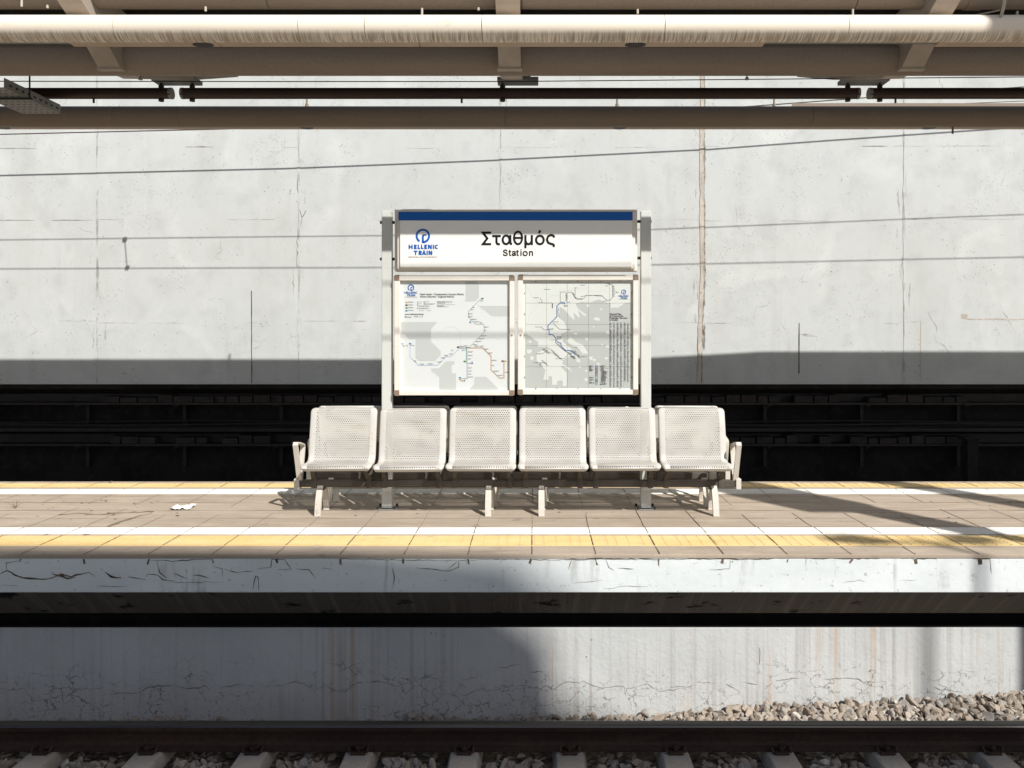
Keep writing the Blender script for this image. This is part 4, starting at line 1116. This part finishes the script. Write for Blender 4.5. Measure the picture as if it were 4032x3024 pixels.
for x, y, w in ((1065, 648, 30), (1092, 1172, 28)): dash(t, x, y, w, 4, g2, 8); dash(t, x + 4, y + 6, w - 8, 4, g2, 8)
t.build('map_marks', ML, c1)
t = MB(); zx = lambda x: 1520 + x / Z; zy = lambda y: 1070 + y / Z; TY = MY - .002
logo(t, zx(319), zy(204), 42 / Z, TY, 8); put_text(t, 'HELLENIC', zx(238), zx(400), zy(279), 25 / Z, TY, 8, .03); put_text(t, 'TRAIN', zx(267), zx(373), zy(313), 26 / Z, TY, 8, .03); dash(t, 240, 322, 158, 4, g2, 9)
put_text(t, 'Προαστιακές - Περιφερειακές Γραμμές Αθήνας', zx(435), zx(997), zy(298), 20 / Z, TY, 6, .015)
put_text(t, 'Athens Suburban - Regional Railway', zx(435), zx(873), zy(328), 20 / Z, TY, 6, .015)
put_text(t, 'www.hellenictrain.gr', zx(240), zx(484), zy(552), 19 / Z, TY, 6, .015)
t.build('lettering', ML, c1)

c2, (I0, I1) = mapcase(2039, 1082, 2513, 1554, 2059, 1103, 2493, 1535, 2050, 'framed case holding the general map of the country')
s = MB(); s.face([(I0.x - .01, MY, I0.z - .01), (I1.x + .01, MY, I0.z - .01), (I1.x + .01, MY, I1.z + .01), (I0.x - .01, MY, I1.z + .01)], 10)
g1 = mk(2020, 1070, .0006); g2 = mk(2020, 1070, .0012); g3 = mk(2020, 1070, .0018); g4 = mk(2020, 1070, .0024)
poly(s, [(162, 135), (1508, 135), (1508, 1485), (162, 1485)], g1, 11)
poly(s, [(162, 135), (1508, 135), (1508, 395), (1440, 400), (1345, 462), (1250, 462), (1250, 400), (1180, 395), (1100, 355), (1050, 370), (990, 395), (870, 390), (800, 410), (830, 470), (940, 550), (930, 565), (900, 560), (830, 490), (855, 570), (850, 595), (770, 520), (790, 600), (780, 620), (740, 580), (650, 480), (600, 450), (590, 590), (655, 640), (680, 700), (690, 760), (610, 800), (630, 850), (640, 900), (700, 950), (780, 1010), (830, 1080), (850, 1110), (810, 1120), (760, 1080), (700, 1090), (640, 1140), (620, 1115), (520, 1010), (430, 960), (320, 960), (320, 900), (162, 790)], g2, 10)
poly(s, [(740, 835), (800, 895), (900, 940), (965, 1050), (890, 1050), (840, 980), (770, 950), (680, 890)], g2, 10)
poly(s, [(300, 1040), (420, 990), (500, 1010), (600, 1120), (640, 1145), (630, 1180), (740, 1240), (720, 1260), (640, 1210), (610, 1210), (690, 1300), (685, 1465), (635, 1465), (635, 1395), (570, 1395), (560, 1450), (500, 1450), (495, 1340), (455, 1340), (455, 1385), (385, 1385), (415, 1260), (300, 1140)], g3, 10)
for x, y, r in ((960, 430, 22), (1130, 480, 16), (1075, 605, 32), (1030, 705, 10), (945, 865, 20), (1140, 930, 10), (215, 895, 22), (205, 1020, 30), (240, 1110, 28), (840, 1140, 28), (1000, 1110, 26), (1040, 1130, 20), (1090, 1180, 18), (860, 1220, 16), (940, 1270, 14), (935, 1380, 20), (740, 1270, 10), (805, 795, 24), (755, 760, 10), (1215, 780, 26), (1210, 955, 26), (1200, 1110, 20), (1180, 1250, 18), (1150, 1420, 26)):
    poly(s, [(x + r * R.uniform(.6, 1.5) * math.cos(k * PI / 4), y + r * R.uniform(.5, 1.2) * math.sin(k * PI / 4)) for k in range(8)], g2, 10)
for v in (162, 430, 698, 968, 1238, 1508): line(s, [(v, 135), (v, 1485)], 1.7, g4, 7)
for v in (135, 402, 675, 945, 1215, 1485): line(s, [(162, v), (1508, v)], 1.7, g4, 7)
s.build('map_sheet', ML, c2)
t = MB(); line(t, [(660, 415), (660, 402), (600, 402), (562, 438), (562, 575), (448, 690), (448, 740), (462, 745), (462, 805), (510, 805), (550, 855), (550, 875), (588, 912), (615, 912), (615, 950), (672, 1010), (730, 1010), (770, 1035), (798, 1060)], 10, g4, 12); t.build('route_line', ML, c2)
t = MB()
for pts in ([(605, 265), (605, 390), (660, 390)], [(345, 340), (370, 370), (370, 400), (500, 400), (505, 470)], [(690, 268), (680, 280), (680, 385)], [(705, 262), (755, 262), (812, 348), (905, 345), (940, 303), (1135, 303), (1200, 365), (1240, 365), (1275, 330), (1275, 170), (1215, 155)], [(795, 205), (795, 300)], [(510, 650), (590, 735), (670, 740)], [(360, 710), (400, 745), (450, 745)], [(490, 1000), (600, 1115), (650, 1115), (710, 1060)], [(545, 870), (540, 900), (620, 980), (680, 1025), (760, 1050)], [(565, 830), (565, 865), (605, 865), (605, 830)], [(300, 1050), (380, 1050), (430, 1010)], [(330, 1165), (420, 1165)]):
    line(t, pts, 4, g4, 6)
for pts in ([(165, 190), (222, 250), (222, 300), (310, 355), (310, 450), (200, 560), (200, 640), (170, 670)], [(430, 355), (490, 305), (600, 305)], [(620, 235), (860, 235), (860, 208), (950, 208), (950, 250), (1200, 250)]): line(t, pts, 2.5, g3, 1)


def scatter(x0, y0, x1, y1, n, w0=14, w1=40):
    for i in range(n):
        f_ = (i + .5) / n; words(t, x0 + (x1 - x0) * f_ + R.uniform(-4, 4), y0 + (y1 - y0) * f_, R.uniform(w0, w1), 4.5, g4, 6)


scatter(676, 275, 676, 365, 9, 14, 24); scatter(1282, 175, 1282, 320, 12, 14, 26); scatter(752, 270, 800, 345, 7, 18, 28); scatter(860, 318, 940, 300, 4); scatter(960, 297, 1120, 312, 6, 20, 30); scatter(815, 349, 880, 350, 3, 20, 24)
scatter(572, 455, 574, 575, 7, 18, 22); scatter(497, 405, 497, 460, 7, 12, 20); scatter(540, 910, 690, 1035, 8); scatter(735, 1000, 840, 1100, 12, 25, 50); scatter(690, 1035, 780, 1115, 9, 25, 55); scatter(370, 985, 440, 1045, 8, 30, 60); scatter(470, 1020, 600, 1110, 8, 18, 34); scatter(360, 1130, 430, 1200, 8, 20, 40); scatter(340, 1165, 340, 1205, 3)
for x, y, w in ((265, 330, 70), (325, 393, 40), (600, 257, 76), (788, 205, 40), (1190, 148, 60), (1180, 178, 44), (1148, 374, 55), (650, 432, 46), (655, 440, 40), (680, 387, 52), (285, 705, 80), (465, 728, 55), (466, 738, 50), (515, 640, 66), (670, 735, 66), (480, 870, 50), (565, 825, 60), (565, 838, 60), (565, 850, 60), (785, 966, 44), (870, 1085, 76), (735, 1083, 50), (295, 1050, 60), (545, 1112, 50), (270, 1163, 58), (1320, 262, 34), (400, 223, 76), (860, 170, 60), (1305, 255, 26)):
    words(t, x, y, w, 5, g4, 6)
t.build('map_marks', ML, c2)
t = MB(); zx = lambda x: 2020 + x / Z
logo(t, zx(1418), zy(260), 32 / Z, TY - .001, 8); put_text(t, 'HELLENIC', zx(1355), zx(1480), zy(320), 20 / Z, TY - .001, 8, .03); put_text(t, 'TRAIN', zx(1378), zx(1460), zy(346), 20 / Z, TY - .001, 8, .03); dash(t, 1358, 350, 120, 3, g4, 9)
for tx, x1, yb in (('General Map', 1386, 550), ('of Commercial', 1408, 575), ('Passenger Services', 1465, 600), ('in Greece', 1348, 625)): put_text(t, tx, zx(1239), zx(x1), zy(yb), 20 / Z, TY - .001, 6, .02)
for i, x in enumerate((292, 560, 832, 1122, 1370)):
    for yb in (134, 1508): put_text(t, str(i + 1), zx(x - 5), zx(x + 5), zy(yb), 17 / Z, TY - .001, 6, .02)
for i, y in enumerate((276, 545, 812, 1085, 1355)):
    for x in (147, 1522): put_text(t, 'ABCDE'[i], zx(x - 7), zx(x + 7), zy(y + 8), 17 / Z, TY - .001, 6, .02)
for k in range(104):                  # index table of stations
    y = 652 + k * 8.0
    for x, w in ((1241, 34), (1287, 26), (1331, 34), (1376, 32), (1422, 36), (1466, 24)):
        if x > 1420 and y > 1410: continue
        if R.random() < .93: words(t, x, y, R.uniform(.45, 1) * w * .9, 3.0, g4, (6 if R.random() < .5 else 7) if R.random() < .96 else 12)
for x in (1239, 1285, 1329, 1374, 1420, 1464): line(t, [(x, 648), (x, 1480)], 1.2, g4, 7)
for k in range(42):                   # legend
    y = 1200 + k * 6; words(t, 977, y, R.uniform(20, 70), 3, g4, 6) if k < 13 or k > 24 and R.random() < .6 else None
    words(t, 1110 + R.uniform(0, 30), y, R.uniform(40, 90), 3, g4, 6)
    dash(t, 1056, y, 27, 5, g4, (12, 6, 6, 9, 13, 6, 13, 6)[k // 6]); dash(t, 1064, y + 1, 9, 3, mk(2020, 1070, .003), 10)
t.build('lettering', ML, c2)
COL.objects.unlink(_fo); bpy.data.objects.remove(_fo); bpy.data.curves.remove(_fc)

# ================================================================== benches
BC = (-0.142, 6.70, 0.0)
bench = thing('bench', 'cream perforated steel six seat bench facing the viewer in front of the sign', 'bench', BC, 'back to back platform benches')
BX = [(-753) * 6.55 / F, (-481) * 6.55 / F, (-207) * 6.55 / F, 71.5 * 6.55 / F, 346.5 * 6.55 / F, 621 * 6.55 / F]
pitch = (BX[-1] - BX[0]) / 5; BX = [BX[0] + pitch * i for i in range(6)]
path = [(6.318, 0.394), (6.296, 0.401), (6.285, 0.418), (6.292, 0.435), (6.315, 0.442), (6.36, 0.442), (6.40, 0.441), (6.44, 0.442), (6.472, 0.448), (6.494, 0.464), (6.506, 0.494), (6.513, 0.53), (6.528, 0.62), (6.548, 0.72), (6.568, 0.81), (6.58, 0.856), (6.592, 0.874), (6.61, 0.879), (6.625, 0.868)]


def shell(xc, jitter):
    mb = MB(); mb.uv = []; W2 = 0.285; pts = [Vector(p) for p in path]; n = len(pts); s_ = 0.0
    dz, tilt = jitter
    rows = []
    for i, p in enumerate(pts):
        if i: s_ += (p - pts[i - 1]).length
        d = (pts[min(i + 1, n - 1)] - pts[max(i - 1, 0)]).normalized(); nr = Vector((d.y, -d.x))     # away from the sitter
        w = W2 if i < 6 else W2 - 0.006
        if i >= n - 4: w = W2 - 0.006 - (0.0, 0.006, 0.018, 0.026)[i - (n - 4)]
        if i <= 3: w = W2 - (0.022, 0.014, 0.006, 0.0)[i]
        cs = [(-w, .024), (-w - .0005, .008), (-w + .003, .002), (-w + .009, 0), (-w + .045, 0), (-w + .047, .0025), (-w + .05, .0025), (-w + .052, 0), (0, 0), (w - .052, 0), (w - .05, .0025), (w - .047, .0025), (w - .045, 0), (w - .009, 0), (w - .003, .002), (w + .0005, .008), (w, .024)]
        row = []
        for x, o in cs:
            q = p + nr * o; row.append(len(mb.v)); mb.v.append((xc + x, q.x, q.y + dz + tilt * x)); mb.uv.append((x, s_))
        rows.append(row)
    for a_, b_ in zip(rows, rows[1:]):
        for j in range(len(a_) - 1): mb.f.append((a_[j], a_[j + 1], b_[j + 1], b_[j])); mb.m.append(0)
    return mb


for i, x in enumerate(BX):
    o = shell(x, (R.uniform(-.005, .004), R.uniform(-.006, .006))).build('seat', 'seat_paint', bench, smooth=50)
    md = o.modifiers.new('thickness', 'SOLIDIFY'); md.thickness = 0.005; md.offset = 1.0
    for sx in (-0.232, 0.232):
        k = MB()
        k.box((x + sx, 6.52, 0.262), (0.045, 0.072, 0.086), 0, 0.004)
        X = Vector((1, 0, 0))
        k.bar([(x + sx, 6.50, 0.30), (x + sx * .98, 6.44, 0.34), (x + sx * .95, 6.40, 0.395), (x + sx * .93, 6.33, 0.43)], [0.05, 0.03, 0.034, 0.034], 0.02, 0, X)
        k.bar([(x + sx, 6.535, 0.30), (x + sx, 6.56, 0.42), (x + sx, 6.565, 0.56)], [0.05, 0.03, 0.03], 0.016, 0, X)
        k.build('seat_bracket', 'bench_shade_paint', bench, smooth=35)
mb = MB(); x0, x1 = -2.005, 1.722
mb.span((x0, 6.492, 0.225), (x1, 6.548, 0.282), 0, 0.006); mb.build('beam', 'bench_shade_paint', bench)
for x in (x0, x1):
    mb = MB(); mb.span((x - .022, 6.478, 0.208), (x + .022, 6.562, 0.298), 0, 0.005); mb.build('end_clamp', 'bench_paint', bench)
for x in (-1.805, -0.385, 0.06, 1.515):
    fr_ = [(x, 6.495, 0.232), (x, 6.462, 0.19), (x, 6.436, 0.13), (x, 6.418, 0.06), (x, 6.41, 0.002)]
    mb = MB(); mb.bar(fr_, [0.046, 0.048, 0.05, 0.05, 0.05], 0.026); mb.box((x, 6.409, 0.006), (0.052, 0.034, 0.012), 0, 0.003); mb.build('leg', 'bench_paint', bench)
    rr_ = [(x + .01, 6.545, 0.232), (x + .01, 6.59, 0.19), (x + .01, 6.617, 0.13), (x + .01, 6.635, 0.06), (x + .01, 6.643, 0.002)]
    mb = MB(); mb.bar(rr_, [0.044, 0.044, 0.046, 0.046, 0.046], 0.022); mb.box((x + .01, 6.644, 0.006), (0.052, 0.034, 0.012), 0, 0.003); mb.build('leg', 'bench_paint', bench)
    mb = MB(); mb.span((x - .03, 6.482, 0.20), (x + .03, 6.558, 0.2245), 0, 0.004); mb.build('leg_clamp', 'bench_shade_paint', bench)
for x in (-1.985, 1.700):
    mb = MB()
    lp = [(x, 6.50, 0.285), (x, 6.455, 0.42), (x, 6.405, 0.555), (x, 6.388, 0.595), (x, 6.40, 0.612), (x, 6.45, 0.606), (x, 6.565, 0.578), (x, 6.592, 0.565), (x, 6.595, 0.545), (x, 6.565, 0.44), (x, 6.535, 0.34), (x, 6.525, 0.285)]
    mb.bar(lp, 0.042, 0.014); mb.build('armrest', 'bench_paint', bench, smooth=40)
b2 = copy_tree(bench)
b2.rotation_euler = (0, 0, PI)
b2['label'] = 'cream perforated steel bench facing away, mostly hidden behind the front bench and posts'

# litter on the deck
mb = MB(); rr = random.Random(5)
cx, cy = G(716, 2003); nn = 9
gx = [[(cx + (i / nn - .5) * .17 + rr.uniform(-.008, .008), cy + (j / 4 - .5) * .13 + (i / nn - .5) * .05 + rr.uniform(-.012, .012), 0.006 + rr.uniform(0, .022)) for i in range(nn + 1)] for j in range(5)]
for j in range(4):
    for i in range(nn): mb.face([gx[j][i], gx[j][i + 1], gx[j + 1][i + 1], gx[j + 1][i]])
tag(mb.build('litter', 'paper_litter', loc=(cx, cy, 0)), 'crumpled white paper scrap lying on the deck left of the bench', 'litter')
mb = MB(); cx, cy = G(60, 2002)
for k in range(9):
    an = rr.uniform(0, 2 * PI); l = rr.uniform(.05, .12)
    mb.tube([(cx, cy, 0.003), (cx + l * .5 * math.cos(an), cy + l * .4 * math.sin(an), l * .5), (cx + l * math.cos(an), cy + l * .6 * math.sin(an), l * .55)], [0.002, 0.0016, 0.0008], 5)
tag(mb.build('dry_weed', 'paver_joint', loc=(cx, cy, 0)), 'small dry weed sprouting from a joint at far left of the deck', 'weed')

# ================================================================== unseen casters added behind the camera to throw the shade
bd = thing('shade_slab', 'unseen added concrete viaduct high behind the viewer, out of the photo', 'shadow caster', (0, -12.4, -0.12))
for x in (-20.0, -4.0, 14.0):
    mb = MB(); mb.tube([(x, -12.4, -0.12), (x, -12.4, 17.7)], 0.5, 24); mb.build('pier', 'caster_concrete', bd, smooth=50)
mb = MB(); mb.plate([(-26, -10.25), (7.9, -10.36), (10.1, -10.42), (11.36, -10.54), (11.78, -10.72), (12.04, -10.83), (12.16, -10.95), (12.40, -11.21), (13.20, -11.56), (14.9, -11.96), (16, -13.4), (16, -13.7), (-26, -13.7)][::-1], 17.7, 18.0); mb.build('deck', 'caster_concrete', bd)  # outline shaped to place the shade edge on platform and lower wall
for mx, lo, w, d, lab in ((6.45, 6.62, 0.66, 0.30, 'unseen added mast, upper box widened to fit its shadow, beside the near track, out of the photo'), (8.24, 8.24, 0.24, 0.22, 'slimmer unseen mast added for a second shadow further right, out of the photo')):
    mb = MB(); y = 1.5  # invented masts, sized by the shadow bands they throw on the deck
    if lo != mx:
        mb.span((lo - .06, y - .08, -0.12), (lo + .06, y + .08, 5.4), 0, 0.01); mb.span((lo - .16, y - .1, 5.0), (lo + .12, y + .1, 5.9)); mb.span((mx - w / 2, y - d / 2, 5.9), (mx + w / 2, y + d / 2, 8.6), 0, 0.01)
    else: mb.span((mx - w / 2, y - d / 2, -0.12), (mx + w / 2, y + d / 2, 8.6), 0, 0.01)
    tag(mb.build('shadow_mast', 'steel_grey', loc=(mx, y, -0.12)), lab, 'mast', 'added shadow masts beside the near track')
LX, LY0 = 9.12, -3.0  # added pole whose heads stand in for leaf-like soft shadows
lp = thing('shadow_pole', 'unseen slim pole with two blobs, added for its soft shadow, behind the viewer, out of the photo', 'lamp', (LX, LY0, -0.12))
mb = MB(); mb.tube([(LX, LY0, -0.12), (LX, LY0, 9.9)], [0.036, 0.03], 16); mb.build('pole', 'steel_grey', lp, smooth=50)
for dx in (-0.30, 0.26):
    mb = MB(); mb.tube([(LX, LY0, 9.7), (LX + dx, LY0, 9.82)], 0.03, 8)
    mb.tube([(LX + dx * .8, LY0, 9.78), (LX + dx * 1.4, LY0, 9.86), (LX + dx * 2.2, LY0, 9.86)], [0.05, 0.13, 0.06], 14); mb.build('shadow_blob', 'steel_grey', lp, smooth=50)
